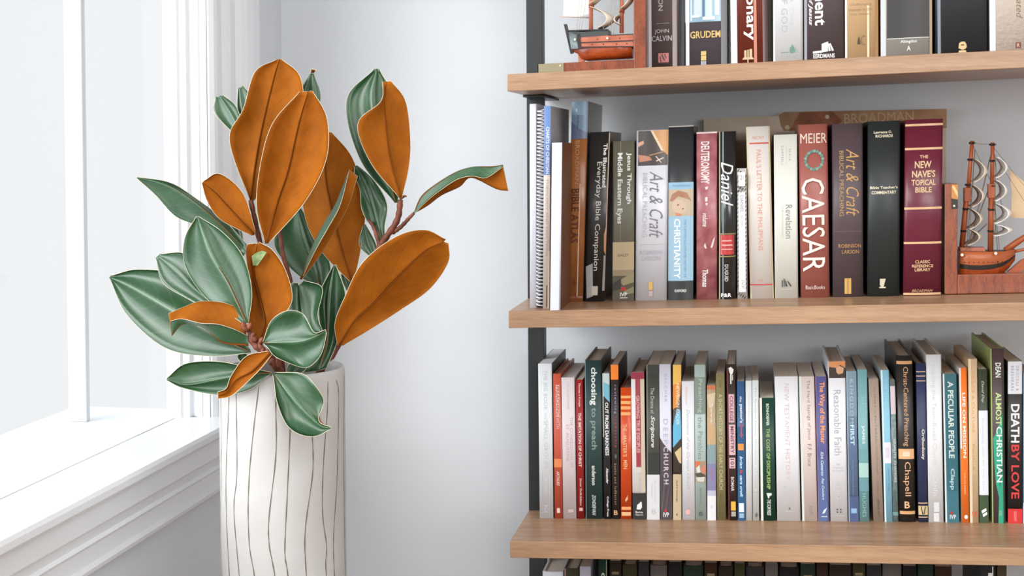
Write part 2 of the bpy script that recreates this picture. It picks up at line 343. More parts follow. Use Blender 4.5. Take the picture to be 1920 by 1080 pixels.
b1('white paperback with faint grey capitals and small green books emblem', 1450, 1506, 116, 1449, TOP1, (226, 230, 232), [R(0, .06, 0, 1, (236, 242, 248)), T('EVIDENCE FOR THE', .62, .12, TOP1+60, 46, (196, 202, 206), 'l'), T('THE HISTORY OF GOD', .38, .2, TOP1+40, 57, (176, 184, 190), 'l'), R(.25, .52, 94, 95, (120, 134, 130)), P([(.56, 96), (.60, 96), (.60, 84), (.56, 86)], (92, 150, 128)), P([(.62, 96), (.66, 96), (.66, 81), (.62, 81)], (92, 150, 128)), P([(.70, 96), (.74, 95), (.68, 83), (.66, 84)], (92, 150, 128)), P([(.80, 95), (.83, 94), (.74, 85), (.72, 86)], (150, 180, 170)), T('EERDMANS', .55, .6, 99, 104, (188, 192, 194), 's', 'h')], depth=.16, cover=(204, 196, 178))
b1('thick plum-brown hardcover with bold white vertical lettering and stacked books emblem', 1508, 1583, 111, 1507, TOP1, (86, 74, 78), [R(.0, .07, 0, 1, (166, 166, 178)), T('New Testament', .42, .30, TOP1+20, 43, (240, 240, 238), 'b'), T('Theology of the Life of Jesus', .16, .12, TOP1+30, 42, (226, 226, 226), 'bi'), P([(.22, 94), (.22, 90), (.45, 89), (.45, 93)], (240, 240, 238)), P([(.44, 93), (.44, 77), (.60, 73), (.60, 91)], (240, 240, 238)), P([(.62, 91), (.67, 90), (.62, 76), (.60, 77)], (240, 240, 238)), P([(.70, 91), (.75, 90), (.66, 76), (.63, 78)], (240, 240, 238)), T('EERDMANS', .5, .54, 95, 103, (240, 240, 238), 'b', 'h')], kind='h', depth=.19, coat=.2)
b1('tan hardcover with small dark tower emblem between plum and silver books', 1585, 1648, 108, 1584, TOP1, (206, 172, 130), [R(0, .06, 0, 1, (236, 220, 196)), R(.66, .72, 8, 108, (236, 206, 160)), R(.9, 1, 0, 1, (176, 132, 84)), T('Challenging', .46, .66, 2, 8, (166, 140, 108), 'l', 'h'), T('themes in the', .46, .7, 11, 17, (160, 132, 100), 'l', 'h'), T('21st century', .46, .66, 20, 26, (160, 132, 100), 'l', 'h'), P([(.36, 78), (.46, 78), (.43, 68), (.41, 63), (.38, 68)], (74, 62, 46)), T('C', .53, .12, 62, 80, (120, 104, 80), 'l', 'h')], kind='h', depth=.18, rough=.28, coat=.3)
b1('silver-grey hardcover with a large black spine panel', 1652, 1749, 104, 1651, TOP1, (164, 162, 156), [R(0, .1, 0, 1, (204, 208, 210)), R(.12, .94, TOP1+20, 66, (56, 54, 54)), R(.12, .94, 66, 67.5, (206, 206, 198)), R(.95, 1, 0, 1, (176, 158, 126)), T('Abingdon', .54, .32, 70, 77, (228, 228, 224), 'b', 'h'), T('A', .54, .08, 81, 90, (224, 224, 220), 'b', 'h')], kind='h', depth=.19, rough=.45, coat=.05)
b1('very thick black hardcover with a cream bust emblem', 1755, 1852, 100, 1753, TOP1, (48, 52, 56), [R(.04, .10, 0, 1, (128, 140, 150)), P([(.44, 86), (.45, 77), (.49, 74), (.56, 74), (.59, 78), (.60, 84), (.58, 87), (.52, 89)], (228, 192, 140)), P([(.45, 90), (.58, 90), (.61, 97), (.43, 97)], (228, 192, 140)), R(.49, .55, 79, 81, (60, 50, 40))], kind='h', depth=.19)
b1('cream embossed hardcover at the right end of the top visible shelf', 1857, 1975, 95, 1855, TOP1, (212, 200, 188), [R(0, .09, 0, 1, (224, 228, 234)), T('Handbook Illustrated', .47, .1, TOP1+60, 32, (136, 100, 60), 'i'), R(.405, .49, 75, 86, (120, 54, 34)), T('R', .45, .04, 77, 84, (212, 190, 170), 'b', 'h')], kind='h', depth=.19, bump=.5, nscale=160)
# ---- shelf 2
def b2(*a, **k): return book(2, *a, group=G2, **k)
b2('thin tall white book at the left end of the middle shelf', 993.5, 1006, 578, 993, 195, (232, 234, 244), [T('HANDBOOK', .5, .3, 280, 320, (196, 202, 222), 'l'), T('OF BIBLICAL MAPS AND CHARTS', .5, .26, 330, 540, (204, 210, 228), 'l')], Y=1.982, depth=.2)
spiral = b2('spiral-bound book with blue and beige spine of charts', 1018, 1031, 579, 1020, 199, (222, 212, 202), [R(0, 1, 199, 328, (104, 138, 198)), T('CHARTS OF CHRISTIAN', .58, .5, 238, 326, (230, 236, 248), 'b'), T('THEOLOGY AND DOCTRINE', .5, .3, 335, 480, (170, 158, 152), ''), R(.5, .62, 535, 576, (70, 60, 56)), R(.7, .95, 470, 579, (232, 214, 186))], Y=1.971, depth=.2, cover=(182, 180, 184))
b2('white paperback with a wood-grain brown cover, third from the left', 1031.5, 1051, 582, 1035, 268, (226, 230, 246), [R(0, .86, 268, 582, (230, 234, 248))], Y=1.949, depth=.215, cover=(118, 76, 50), sag=.0003)
b2('tan and blue atlas leaning right, with brown lettering', 1062, 1093, 567, 1072, 191, (172, 112, 66), [R(0, 1, 191, 261, (112, 146, 178)), R(0, .8, 191, 216, (134, 170, 198)), P([(0, 228), (.4, 240), (1, 250), (1, 261), (0, 261)], (92, 106, 138)), R(.28, .34, 204, 210, (230, 240, 246)), T('Holman', .42, .16, 216, 243, (52, 66, 92), 'i'), T('BROADMAN', .42, .26, 264, 345, (196, 150, 108), ''), T('BIBLE ATLAS', .38, .52, 354, 456, (92, 44, 18), 'b'), T('H', .55, .3, 526, 537, (84, 44, 24), '', 'h'), R(.62, .68, 345, 560, (222, 184, 152)), R(0, 1, 556, 560, (140, 84, 56))], c2=(152, 92, 48), noise=.2, nscale=18, kind='h', depth=.2, rough=.3, coat=.3, cover=(96, 76, 62), sag=.0025)
b2('black paperback leaning right with white serif title about everyday companion', 1096, 1133, 566, 1107, 248, (44, 44, 44), [P([(.0, 500), (.35, 494), (.42, 556), (.1, 560)], (170, 170, 172)), P([(.88, 440), (1, 420), (1, 480), (.9, 470)], (190, 134, 84)), R(.955, 1, 250, 440, (196, 172, 146)), P([(.9, 480), (1, 480), (1, 546), (.88, 546)], (150, 140, 132)), T('The Illustrated', .80, .2, 270, 352, (236, 234, 228), 'b'), T('Everyday Bible Companion', .50, .34, 304, 508, (226, 224, 218), ''), R(.34, .66, 537, 554, (206, 196, 182))], rough=.3, coat=.3, cover=(96, 66, 44), sag=.0015, depth=.18)
b2('olive-grey paperback with white two-line title and tan lower band', 1148.5, 1189, 563, 1149.5, 265, (104, 102, 86), [R(.34, .37, 265, 563, (126, 122, 108)), T('Jesus Through', .74, .26, 287, 382, (226, 228, 226), 'b'), T('Middle Eastern Eyes', .30, .30, 287, 419, (226, 228, 226), 'b'), R(0, 1, 453, 505, (182, 164, 130)), T('BAILEY', .5, .5, 475, 480, (96, 84, 62), '', 'h'), R(0, 1, 505, 516, (150, 134, 106)), R(0, 1, 516, 563, (88, 78, 62)), P([(.3, 524), (1, 510), (1, 528), (.5, 534)], (150, 142, 106)), P([(.0, 530), (.4, 520), (.4, 540), (0, 545)], (54, 46, 38)), P([(.5, 545), (1, 536), (1, 548), (.6, 551)], (134, 132, 98)), P([(.36, 543), (.66, 543), (.6, 537), (.42, 537)], (184, 48, 36)), T('IVP', .52, .34, 547, 554, (238, 238, 232), 'b', 'h'), R(.34, .7, 556, 557.5, (220, 220, 214))], rough=.33, coat=.2, depth=.15)
b2('thick white hardcover with script title and dark photo strip at the top', 1190.5, 1250.5, 563, 1193.5, 245, (220, 222, 230), [R(.05, .985, 246, 311, (76, 68, 66)), P([(.5, 246), (1, 245), (1, 294), (.84, 284)], (212, 158, 100)), P([(.44, 246), (.52, 246), (.86, 284), (.78, 284)], (236, 212, 180)), P([(.05, 268), (.22, 264), (.24, 270), (.06, 276)], (214, 166, 142)), P([(.05, 290), (.42, 294), (.50, 301), (.1, 304)], (196, 136, 112)), P([(.4, 291), (.86, 285), (.86, 287), (.42, 293)], (180, 136, 96)), P([(.60, 294), (.64, 294), (.80, 306), (.77, 306)], (230, 214, 190)), P([(.62, 302), (.86, 296), (.86, 298), (.64, 304)], (230, 214, 190)), T('Art & Craft', .64, .42, 322, 446, (120, 120, 130), 'il'), T('BIBLICAL PREACHING', .28, .15, 324, 444, (188, 192, 202), 'l'), R(.1, .95, 457, 457.8, (206, 208, 214)), T('ROBINSON', .5, .72, 469, 477, (176, 180, 190), 'l', 'h'), T('LARSON', .5, .56, 480, 488, (176, 180, 190), 'l', 'h'), R(.42, .56, 528, 543, (214, 170, 84)), R(.46, .47, 528, 543, (240, 228, 200)), R(.51, .52, 528, 543, (240, 228, 200)), R(.43, .56, 545, 555, (196, 176, 176))], kind='h', depth=.17, rough=.3, coat=.2)
b2('black and sky-blue hardcover with a painted face picture in the middle', 1252.5, 1300, 562, 1253.5, 237, (52, 54, 58), [R(0, 1, 237, 238.6, (200, 196, 188)), R(0, 1, 342, 355, (150, 190, 214)), T('McMANNERS', .52, .7, 346.5, 350.5, (84, 130, 180), '', 'h'), R(0, 1, 355, 405, (196, 180, 156)), P([(.05, 376), (.15, 364), (.4, 357), (.75, 362), (.92, 378), (.8, 374), (.4, 368), (.15, 378)], (172, 124, 96)), P([(.14, 382), (.3, 374), (.55, 374), (.72, 384), (.7, 396), (.5, 401), (.28, 398), (.16, 392)], (212, 188, 162)), P([(.3, 398), (.55, 402), (.5, 405), (.3, 405)], (208, 140, 108)), P([(.34, 384), (.42, 382), (.44, 384), (.36, 386)], (130, 96, 72)), P([(.55, 391), (.62, 390), (.62, 392), (.56, 393)], (150, 84, 70)), R(0, 1, 405, 526, (158, 196, 218)), T('CHRISTIANITY', .36, .26, 410, 522, (240, 244, 248), 'b'), T('THE OXFORD ILLUSTRATED HISTORY OF', .68, .09, 411, 520, (104, 144, 176), ''), R(0, 1, 526, 562, (46, 52, 52)), T('OXFORD', .5, .48, 542, 547, (236, 236, 232), 'b', 'h')], kind='h', depth=.17, rough=.35, coat=.1)
b2('mottled rose-pink paperback with worn white capitals', 1306, 1345, 562, 1306, 248, (150, 78, 86), [R(0, 1, 248, 251, (220, 200, 198)), T('DEUTERONOMY', .42, .42, 266, 345, (234, 224, 222), 'b'), P([(.42, 351), (.56, 350), (.54, 355), (.44, 356)], (234, 226, 222)), P([(.42, 370), (.54, 370), (.53, 378), (.43, 378)], (234, 226, 222)), P([(.44, 381), (.54, 381), (.53, 385), (.45, 385)], (234, 226, 222)), T('volume', .42, .26, 400, 425, (228, 214, 212), 'bi'), P([(.35, 462), (.42, 455), (.5, 466), (.44, 466)], (226, 206, 206)), P([(.68, 464), (.8, 450), (.9, 444), (.82, 460), (.74, 466)], (226, 206, 206)), T('Thomas', .42, .28, 505, 538, (234, 224, 222), 'b')], c2=(188, 122, 126), nscale=45, rough=.32, coat=.3, sag=.002)
b2('glossy black rounded hardcover with white italic title and red panel', 1348, 1380, 560, 1348, 247, (42, 42, 42), [R(0, .07, 0, 1, (202, 196, 170)), R(.2, .28, 0, 1, (120, 140, 142)), T('Daniel', .48, .72, 304, 386, (244, 244, 242), 'i'), R(.06, 1, 437, 439, (150, 136, 80)), R(.06, .9, 440, 477, (188, 54, 52)), R(.18, .76, 450, 451.8, (230, 190, 180)), R(.18, .82, 458, 460, (230, 190, 180)), R(.18, .82, 466, 467.5, (230, 190, 180)), R(.06, 1, 479, 481, (150, 136, 80)), T('DUGUID', .45, .22, 495, 527, (196, 192, 186), 'b'), T('P&R', .44, .62, 549, 556, (240, 240, 236), 'b', 'h')], kind='h', depth=.16, sag=.005, rough=.16, coat=.5, cover=(140, 118, 70))
b2('short slim black and white patterned paperback, shortest on the middle shelf', 1383, 1402, 560, 1381.5, 316, (206, 202, 196), [P([(.1+.2*(i % 3), 318+i*3.2), (.3+.2*(i % 3), 317+i*3.2), (.16+.2*(i % 3), 322+i*3.2), (0.02+.2*(i % 3), 323+i*3.2)], (70, 68, 66)) for i in range(14)]+[P([(.75+.1*(i % 2), 330+i*8), (.98, 328+i*8), (.9, 333+i*8), (.72, 335+i*8)], (60, 58, 56)) for i in range(27)]+[P([(.02, 334+i*8), (.12, 330+i*8), (.12, 334+i*8), (.02, 338+i*8)], (60, 58, 56)) for i in range(26)]+[P([(.2*(i % 4)+.1, 548+2.5*(i % 4)), (.2*(i % 4)+.3, 545+2.5*(i % 4)), (.2*(i % 4)+.2, 550+2.5*(i % 4)), (.2*(i % 4), 553+2.5*(i % 4))], (60, 58, 56)) for i in range(4)]+[R(.16, .84, 323, 349, (228, 228, 228)), T('21', .5, .36, 328, 337, (150, 150, 152), '', 'h'), R(.16, .84, 360, 546, (228, 230, 234)), T('DANIEL', .5, .34, 366, 398, (140, 140, 146), ''), T('BALDWIN', .5, .2, 403, 424, (180, 180, 186), ''), T('IVP', .55, .3, 524, 540, (170, 170, 176), '')], depth=.14)
b2('cream hardcover with thin red lines and orange vertical title', 1407, 1451.5, 560, 1399, 238, (220, 214, 208), [R(0, .07, 0, 1, (206, 190, 160)), T('NICNT', .5, .5, 256, 262, (200, 140, 110), '', 'h'), R(.12, .94, 268, 270.5, (196, 60, 44)), T("PAUL'S LETTER TO THE PHILIPPIANS", .5, .2, 281, 470, (214, 150, 130), ''), T('FEE', .45, .2, 524, 528, (220, 150, 140), '', 'h'), R(.0, 1, 533, 535, (196, 50, 44)), T('EERDMANS', .45, .6, 540, 543, (222, 176, 168), '', 'h'), R(.95, 1, 0, 1, (204, 182, 140))], kind='h', depth=.17, cover=(110, 92, 78))
b2('cream hardcover with small grey title and leaning books emblem', 1453, 1497, 560, 1451, 253, (220, 221, 212), [T('BEALE', .68, .09, 280, 302, (150, 150, 148), 's'), T('CAMPBELL', .36, .09, 274, 310, (150, 150, 148), 's'), R(.52, .53, 274, 310, (190, 190, 186)), T('Revelation', .62, .28, 385, 448, (136, 140, 142), ''), T('A Shorter Commentary', .34, .1, 388, 446, (196, 198, 196), ''), P([(.30, 539), (.34, 539), (.34, 526), (.30, 526)], (54, 62, 58)), P([(.38, 539), (.42, 539), (.42, 523), (.38, 523)], (54, 62, 58)), P([(.46, 538), (.55, 538), (.46, 526), (.44, 526)], (54, 62, 58)), P([(.66, 538), (.73, 538), (.56, 527), (.54, 529)], (54, 62, 58)), R(.3, .76, 543, 544, (190, 192, 186))], kind='h', depth=.17, cover=(226, 224, 214), sag=.001)
b2('brick-red hardcover with a green wreath and huge white vertical title', 1502, 1556.5, 557, 1497, 234, (160, 92, 82), [T('MEIER', .52, .92, 251, 269, (224, 208, 192), '', 'h')]+[P([(.52+.30*math.cos(a)-.05, 301+17*math.sin(a)-2), (.52+.30*math.cos(a)+.05, 301+17*math.sin(a)-3), (.52+.30*math.cos(a)+.06, 301+17*math.sin(a)+2), (.52+.30*math.cos(a)-.03, 301+17*math.sin(a)+3)], ((116, 158, 140) if i % 2 else (86, 132, 122))) for i, a in enumerate([math.pi*2*k/18+.2 for k in range(18)])]+[T('CAESAR', .47, .78, 334, 508, (240, 226, 214), ''), T('BasicBooks', .5, .66, 534, 541, (228, 208, 196), '', 'h')], kind='h', depth=.17, rough=.35, coat=.15)
b2('dark plum hardcover with gold script title', 1562, 1619.5, 556, 1560.5, 233, (84, 70, 74), [T('Art & Craft', .66, .42, 280, 405, (200, 152, 84), 'il'), T('BIBLICAL PREACHING', .30, .14, 283, 405, (176, 138, 84), ''), R(.05, .95, 433, 434, (110, 82, 80)), T('ROBINSON', .56, .74, 457, 464, (184, 138, 84), '', 'h'), T('LARSON', .58, .56, 468, 475, (184, 138, 84), '', 'h'), R(.38, .6, 521, 550, (200, 156, 80)), R(.48, .5, 521, 550, (110, 84, 60))], kind='h', depth=.18)
b2('black hardcover with small cream capitals, beside the maroon one', 1627, 1687.5, 555, 1628, 228, (42, 48, 48), [T('Lawrence O.', .46, .56, 246, 251, (220, 210, 186), 'b', 'h'), T('RICHARDS', .5, .54, 253, 258.5, (220, 210, 186), 'b', 'h'), T("Bible Teacher's", .5, .86, 349, 354, (226, 216, 190), 'b', 'h'), T('COMMENTARY', .5, .78, 358, 364, (226, 216, 190), 'b', 'h'), P([(.38, 522), (.56, 522), (.50, 536), (.44, 538), (.38, 534)], (206, 196, 170)), R(.36, .56, 537, 539.5, (206, 196, 170))], kind='h', depth=.19, sag=.004)
b2("thick maroon hardcover with gold bands and gold lettering beside the ship bookend", 1694, 1765, 551, 1698, 225, (104, 36, 54), [R(0, 1, y-2, y+2, (216, 174, 130)) for y in (235, 279, 389, 453, 547.5)]+[T('THE', .5, .22, 291, 297, (222, 184, 144), 'b', 'h'), T('NEW', .48, .44, 302, 315, (222, 184, 144), 'b', 'h'), T("NAVE'S", .5, .62, 319, 332, (222, 184, 144), 'b', 'h'), T('TOPICAL', .5, .64, 336, 347, (222, 184, 144), 'b', 'h'), T('BIBLE', .5, .44, 350, 360, (222, 184, 144), 'b', 'h'), T('CLASSIC', .5, .4, 485, 491, (216, 176, 134), 'b', 'h'), T('REFERENCE', .5, .56, 493, 498.5, (216, 176, 134), 'b', 'h'), T('LIBRARY', .5, .42, 500, 505.5, (216, 176, 134), 'b', 'h'), T('BROADMAN', .5, .56, 539, 544, (206, 160, 120), 'i', 'h')], kind='h', depth=.19, sag=.004, rough=.3, coat=.2)
# spiral binding coils of the spiral-bound book
r_, Q_, Wd_, H_ = spiral
bm = bmesh.new(); nc = 54; pts = []
pw = .0052
for k in range(nc*10+1):
    a = 2*math.pi*k/10; wz = .004+(H_-.008)*k/(nc*10)
    pts.append(Q_(-pw-.0002+math.cos(a)*pw, .008-math.sin(a)*.008, wz))
tube(bm, pts, .0011, 5); link('spiral_binding', bm, mat((226, 228, 232), .3), r_)
# ---- big atlas standing face out behind the middle shelf books
def facing_book():
    Y = 2.262; a = at(1322, 250, Y); b = at(1774, 204, Y); z0 = bz(2, a.x); x0, x1 = a.x, b.x; Ht = b.z-bz(2, x1)
    o = tag(empty('book', (x0, Y, z0)), 'large tan and brown atlas lying face out against the wall behind the middle shelf books', 'book', None)
    Wd = x1-x0
    def S(bm): 
        for v in bm.verts: v.co.z += v.co.x*TAN
    bm = bmesh.new(); box(bm, (0, 0, 0), (Wd, .0025, Ht), 0); box(bm, (0, .0145, 0), (Wd, .017, Ht), 0); box(bm, (-.002, 0, 0), (0, .017, Ht), 0)
    def poly(pts, mi):
        f = bm.faces.new([bm.verts.new((x, -.0002*mi, z)) for x, z in pts]); f.material_index = mi; f.normal_update()
        if f.normal.y > 0: f.normal_flip()
    L = lambda px, py: (at(px, py, Y).x-x0, at(px, py, Y).z-z0-(at(px, py, Y).x-x0)*TAN)
    poly([L(1460, 216), L(1470, 210), L(1775, 204), L(1775, 240), L(1470, 245), L(1464, 236)], 1)
    poly([L(1500, 211), L(1560, 209), L(1580, 226), L(1560, 245), L(1480, 245)], 2)
    for cx_, cy_, r2 in ((1476, 239, 4.5), (1551, 219, 4)):
        f = bm.faces.new([bm.verts.new((L(cx_+r2*math.cos(t*.6), cy_+r2*math.sin(t*.6))[0], -.0006, L(cx_+r2*math.cos(t*.6), cy_+r2*math.sin(t*.6))[1])) for t in range(10)]); f.material_index = 3
    S(bm); cov = link('cover', bm, [mat((222, 208, 188), .6, c2=(206, 186, 160), nscale=14), mat((176, 136, 98), .6, c2=(150, 108, 74), nscale=30), mat((158, 92, 56), .6, c2=(122, 64, 38), nscale=40), mat((214, 190, 160), .6)], o)
    bm = bmesh.new(); vs, fs = text_polys('BROADMAN', ''); p0 = L(1583, 232); p1 = L(1713, 208); nv = [bm.verts.new((p0[0]+(p1[0]-p0[0])*x, -.0006, p0[1]+(p1[1]-p0[1])*y)) for x, y in vs]
    for f in fs: bm.faces.new([nv[j] for j in f])
    S(bm); link('title_lettering', bm, mat((196, 164, 128), .6), cov)
    bm = bmesh.new(); box(bm, (.0003, .0027, .003), (Wd-.003, .0143, Ht-.003)); S(bm); link('page_block', bm, PAPER, o)
facing_book()
# ---- shelf 3
def b3(*a, **k): return book(3, *a, group=G3, **k)
b3('thick white paperback at the left end of the lower shelf', 1012, 1038, 974, 1009, 682, (226, 230, 234), [T('THE BIG BOOK', .52, .26, 694, 770, (190, 202, 208), ''), T('ON', .5, .18, 775, 786, (204, 212, 218), ''), T('SMALL GROUPS', .52, .28, 789, 880, (198, 208, 212), ''), T('ARNOLD', .5, .2, 895, 926, (212, 218, 222), ''), T('SGI', .5, .3, 948, 962, (206, 206, 224), '')], page=mat((232, 236, 240), .7), depth=.16, cover=(56, 60, 58))
b3('slim orange-red hardcover with white block lettering', 1040, 1055, 974, 1037, 701, (200, 88, 66), [R(.32, .8, 722, 782, (226, 196, 190)), T('PREACHING', .56, .44, 724, 780, (196, 90, 70), 'b'), T('WITH', .55, .46, 783, 804, (226, 176, 166), 'b'), R(.9, 1, 780, 860, (214, 130, 110)), R(0, 1, 861, 877, (232, 140, 86)), T('ARTHURS', .5, .4, 884, 912, (236, 196, 184), 'bi'), R(.32, .7, 954, 963, (238, 214, 206))], kind='h', cover=(186, 84, 46), depth=.16, sag=.0006)
b3('pale pink paperback with faded double-line vertical title', 1056, 1081, 974, 1052.5, 708, (222, 212, 216), [T('ST. AUGUSTINE', .5, .16, 718, 768, (206, 184, 186), ''), T('THE CONFESSIONS OF', .72, .22, 782, 878, (206, 172, 168), ''), T('ST. AUGUSTINE', .42, .22, 796, 866, (206, 172, 168), ''), T('Translated by John Ryan', .6, .12, 902, 950, (196, 186, 190), 'l'), R(.38, .8, 956, 962, (208, 182, 182))], page=mat((222, 216, 216), .8))
b3('slim dark red paperback with white condensed title', 1082.5, 1096, 974, 1079.5, 712, (150, 34, 34), [T('Thomas à Kempis', .48, .36, 718, 763, (236, 204, 198), 'b'), T('THE IMITATION OF CHRIST', .5, .42, 774, 876, (240, 216, 208), 'b'), T('Dover Thrift Edition', .55, .3, 898, 949, (232, 190, 184), 'b'), R(.3, .8, 953, 959, (226, 176, 170))])
b3('dark green hardcover with white lowercase title about preaching', 1098.5, 1130, 975, 1096.5, 676, (42, 68, 68), [R(0, .035, 676, 975, (140, 160, 166)), T('choosing', .50, .46, 689, 760, (232, 238, 234), 'b'), T('to preach', .50, .42, 765, 844, (134, 154, 150), 'b'), T('anderson', .5, .24, 874, 911, (222, 230, 226), 'b'), T('ZONDERVAN', .5, .22, 929, 968, (196, 208, 204), 'bi')], kind='h', depth=.15, sag=.001, cover=(90, 84, 70))
b3('black paperback with a pale blue slanted top and white capitals', 1132.5, 1146, 975, 1129.5, 700, (36, 38, 40), [R(.1, 1, 700, 744, (196, 214, 214)), P([(.1, 716), (1, 722), (1, 755), (.1, 742)], (118, 184, 206)), P([(.1, 742), (1, 755), (1, 790), (.1, 790)], (36, 38, 40)), R(0, .1, 700, 820, (226, 222, 212)), T('OUT FROM DARKNESS', .56, .5, 755, 855, (238, 240, 240), 'b'), T('Alexander', .56, .36, 878, 908, (230, 232, 232), 'bi'), T('College Press', .56, .34, 932, 970, (230, 232, 232), 'b')])
b3('black paperback with a bright orange top and spaced vertical lettering', 1148, 1162.5, 975, 1145, 684, (46, 40, 40), [R(0, 1, 684, 712, (246, 136, 42)), T('reviewing', .55, .36, 722, 776, (176, 162, 196), 's'), T('leadership', .55, .38, 782, 840, (190, 72, 76), 's'), P([(.4, 856), (.55, 851), (.7, 856), (.55, 862)], (96, 110, 110)), T('banks and ledbetter', .5, .3, 870, 948, (188, 150, 128), 's'), T('B', .5, .5, 958, 967, (222, 176, 130), 'b', 'h')])
b3('shorter bright orange hardcover with cream bands', 1164, 1184.5, 975, 1163.5, 727, (206, 74, 30), [R(.02, .95, y, y+h, (238, 172, 112)) for y, h in ((742, 5), (752, 6), (762, 6), (773, 6))]+[T('THE', .4, .36, 795, 809, (234, 176, 124), 'b'), T("MASTER'S", .42, .36, 817, 857, (234, 176, 124), 'b'), T('MEN', .45, .36, 863, 880, (234, 176, 124), 'b'), P([(.4, 938), (.7, 929), (.62, 936), (.75, 934), (.5, 942)], (238, 180, 130)), R(.08, .95, 951, 957, (236, 166, 104)), R(.08, .95, 961, 968, (240, 186, 136))], kind='h', depth=.13, sag=.001, rough=.3, coat=.3)
b3('white hardcover with a maroon band and a black foot with a white emblem', 1186.5, 1211.5, 976, 1183, 698, (230, 226, 224), [R(0, 1, 698, 711, (150, 46, 66)), R(.7, 1, 711, 925, (208, 196, 174)), R(.32, .7, 711, 877, (160, 62, 76)), T('GROWING TRUE DISCIPLES', .5, .26, 742, 850, (222, 176, 170), 'b'), T('BARNA', .56, .26, 888, 916, (200, 198, 194), ''), R(0, 1, 926, 976, (44, 42, 42)), P([(.3, 957), (.36, 948), (.5, 946), (.62, 942), (.7, 943), (.72, 954), (.66, 954), (.62, 957)], (238, 238, 236)), T('Barna', .5, .56, 960, 964, (224, 222, 220), 'b', 'h'), T('Reports', .5, .56, 965.5, 969, (224, 222, 220), 'b', 'h')], kind='h', depth=.15, sag=.001, cover=(120, 60, 60))
b3('charcoal paperback with italic serif title over a white foot', 1213, 1237.5, 976, 1212, 684, (70, 72, 66), [R(0, .08, 684, 890, (130, 134, 122)), R(.1, 1, 684, 702, (48, 54, 50)), T('The Drama of', .46, .28, 727, 776, (190, 194, 182), ''), T('Scripture', .46, .38, 780, 840, (224, 226, 216), 'bi'), R(.1, 1, 850, 891, (50, 54, 48)), R(0, 1, 891, 976, (218, 218, 222)), T('Bartholomew', .66, .14, 902, 944, (182, 184, 190), 'l'), T('Goheen', .42, .14, 908, 934, (182, 184, 190), 'l'), T('B', .55, .32, 956, 965, (190, 190, 196), '', 'h')])
b3('lavender-white and dark purple paperback with wide spaced capitals', 1238.5, 1260.5, 976, 1236, 683, (216, 216, 230), [P([(0, 821), (.3, 832), (1, 850), (1, 976), (0, 976)], (78, 68, 72)), T('BELCHER', .54, .22, 702, 754, (176, 180, 200), 's'), T('DEEP', .5, .4, 786, 833, (176, 182, 202), 's'), T('CHURCH', .52, .42, 838, 909, (206, 200, 208), 'bs'), P([(.1, 955), (.4, 900), (.46, 900), (.16, 960)], (104, 94, 98)), P([(.4, 960), (.8, 905), (.86, 905), (.46, 965)], (104, 94, 98)), P([(.3, 961), (.6, 961), (.52, 956), (.38, 956)], (196, 48, 60)), T('IVP', .5, .5, 962, 971, (232, 228, 230), 'b', 'h')])
b3('narrow paperback with orange and sky-blue picture and tan foot', 1262, 1278, 976, 1261.5, 684, (66, 58, 50), [R(0, 1, 684, 722, (232, 184, 92)), P([(0, 722), (1, 716), (.9, 742), (.4, 764), (0, 768)], (222, 140, 64)), T('NEWBIGIN', .6, .42, 719, 764, (234, 214, 176), 'b'), P([(0, 800), (.3, 778), (.9, 768), (1, 800), (1, 822), (0, 840)], (104, 182, 216)), T('READER', .6, .4, 767, 797, (196, 228, 244), 'b'), P([(.2, 849), (1, 838), (1, 870), (.75, 868)], (214, 190, 148)), R(0, 1, 890, 976, (196, 178, 146)), T('Geoff H. Wainwright', .46, .22, 901, 942, (72, 60, 52), 'b'), R(.4, .55, 964, 968, (110, 94, 78))])
b3('white paperback with pale italic title and small pink round emblem', 1279.5, 1303.5, 976, 1278, 715, (226, 228, 234), [T('Bettenson', .4, .2, 726, 758, (232, 178, 176), ''), T('Documents of the Christian Church', .5, .24, 768, 918, (178, 180, 192), 'i'), P([(.44+.18*math.cos(t), 961+5*math.sin(t)) for t in [k*.7 for k in range(9)]], (232, 178, 172)), R(.3, .62, 970, 970.8, (206, 206, 206))])
b3('grey-green paperback with pale serif title and a mosaic picture strip', 1304, 1325, 976, 1302, 684, (172, 190, 186), [R(0, 1, 707, 777, (126, 142, 132)), T('Preaching', .48, .46, 711, 774, (178, 192, 186), ''), T('the Parables', .48, .42, 782, 862, (140, 154, 150), ''), R(0, 1, 865, 905, (160, 144, 122)), P([(.0, 866), (.5, 865), (.4, 874), (.1, 878)], (214, 110, 70)), P([(.5, 880), (.9, 870), (1, 884), (.7, 890)], (206, 130, 104)), P([(.1, 878), (.4, 872), (.5, 886), (.2, 888)], (206, 214, 208)), P([(.0, 888), (.5, 886), (1, 892), (.9, 896), (.1, 894)], (80, 76, 60)), P([(.1, 896), (.9, 894), (.8, 904), (.2, 903)], (206, 206, 198)), T('Blomberg', .48, .22, 916, 948, (124, 138, 134), ''), T('B', .5, .34, 960, 968, (84, 96, 92), 'b', 'h')])
b3('short multicoloured paperback, orange above and violet below', 1326.5, 1343, 976, 1325.5, 723, (186, 160, 126), [R(0, 1, 723, 730, (196, 110, 72)), P([(0, 740), (1, 736), (.8, 760), (.2, 766)], (206, 190, 162)), T('Savage', .5, .4, 756, 812, (222, 212, 196), 'b'), P([(0, 790), (1, 800), (1, 834), (0, 828)], (196, 166, 126)), R(0, 1, 834, 870, (134, 156, 162)), R(0, 1, 870, 920, (132, 130, 166)), R(0, 1, 920, 930, (188, 188, 206)), R(0, 1, 930, 976, (224, 224, 228)), T('Miller', .5, .3, 880, 900, (186, 120, 140), ''), P([(.35, 948), (.65, 948), (.6, 954), (.4, 954)], (206, 206, 216))])
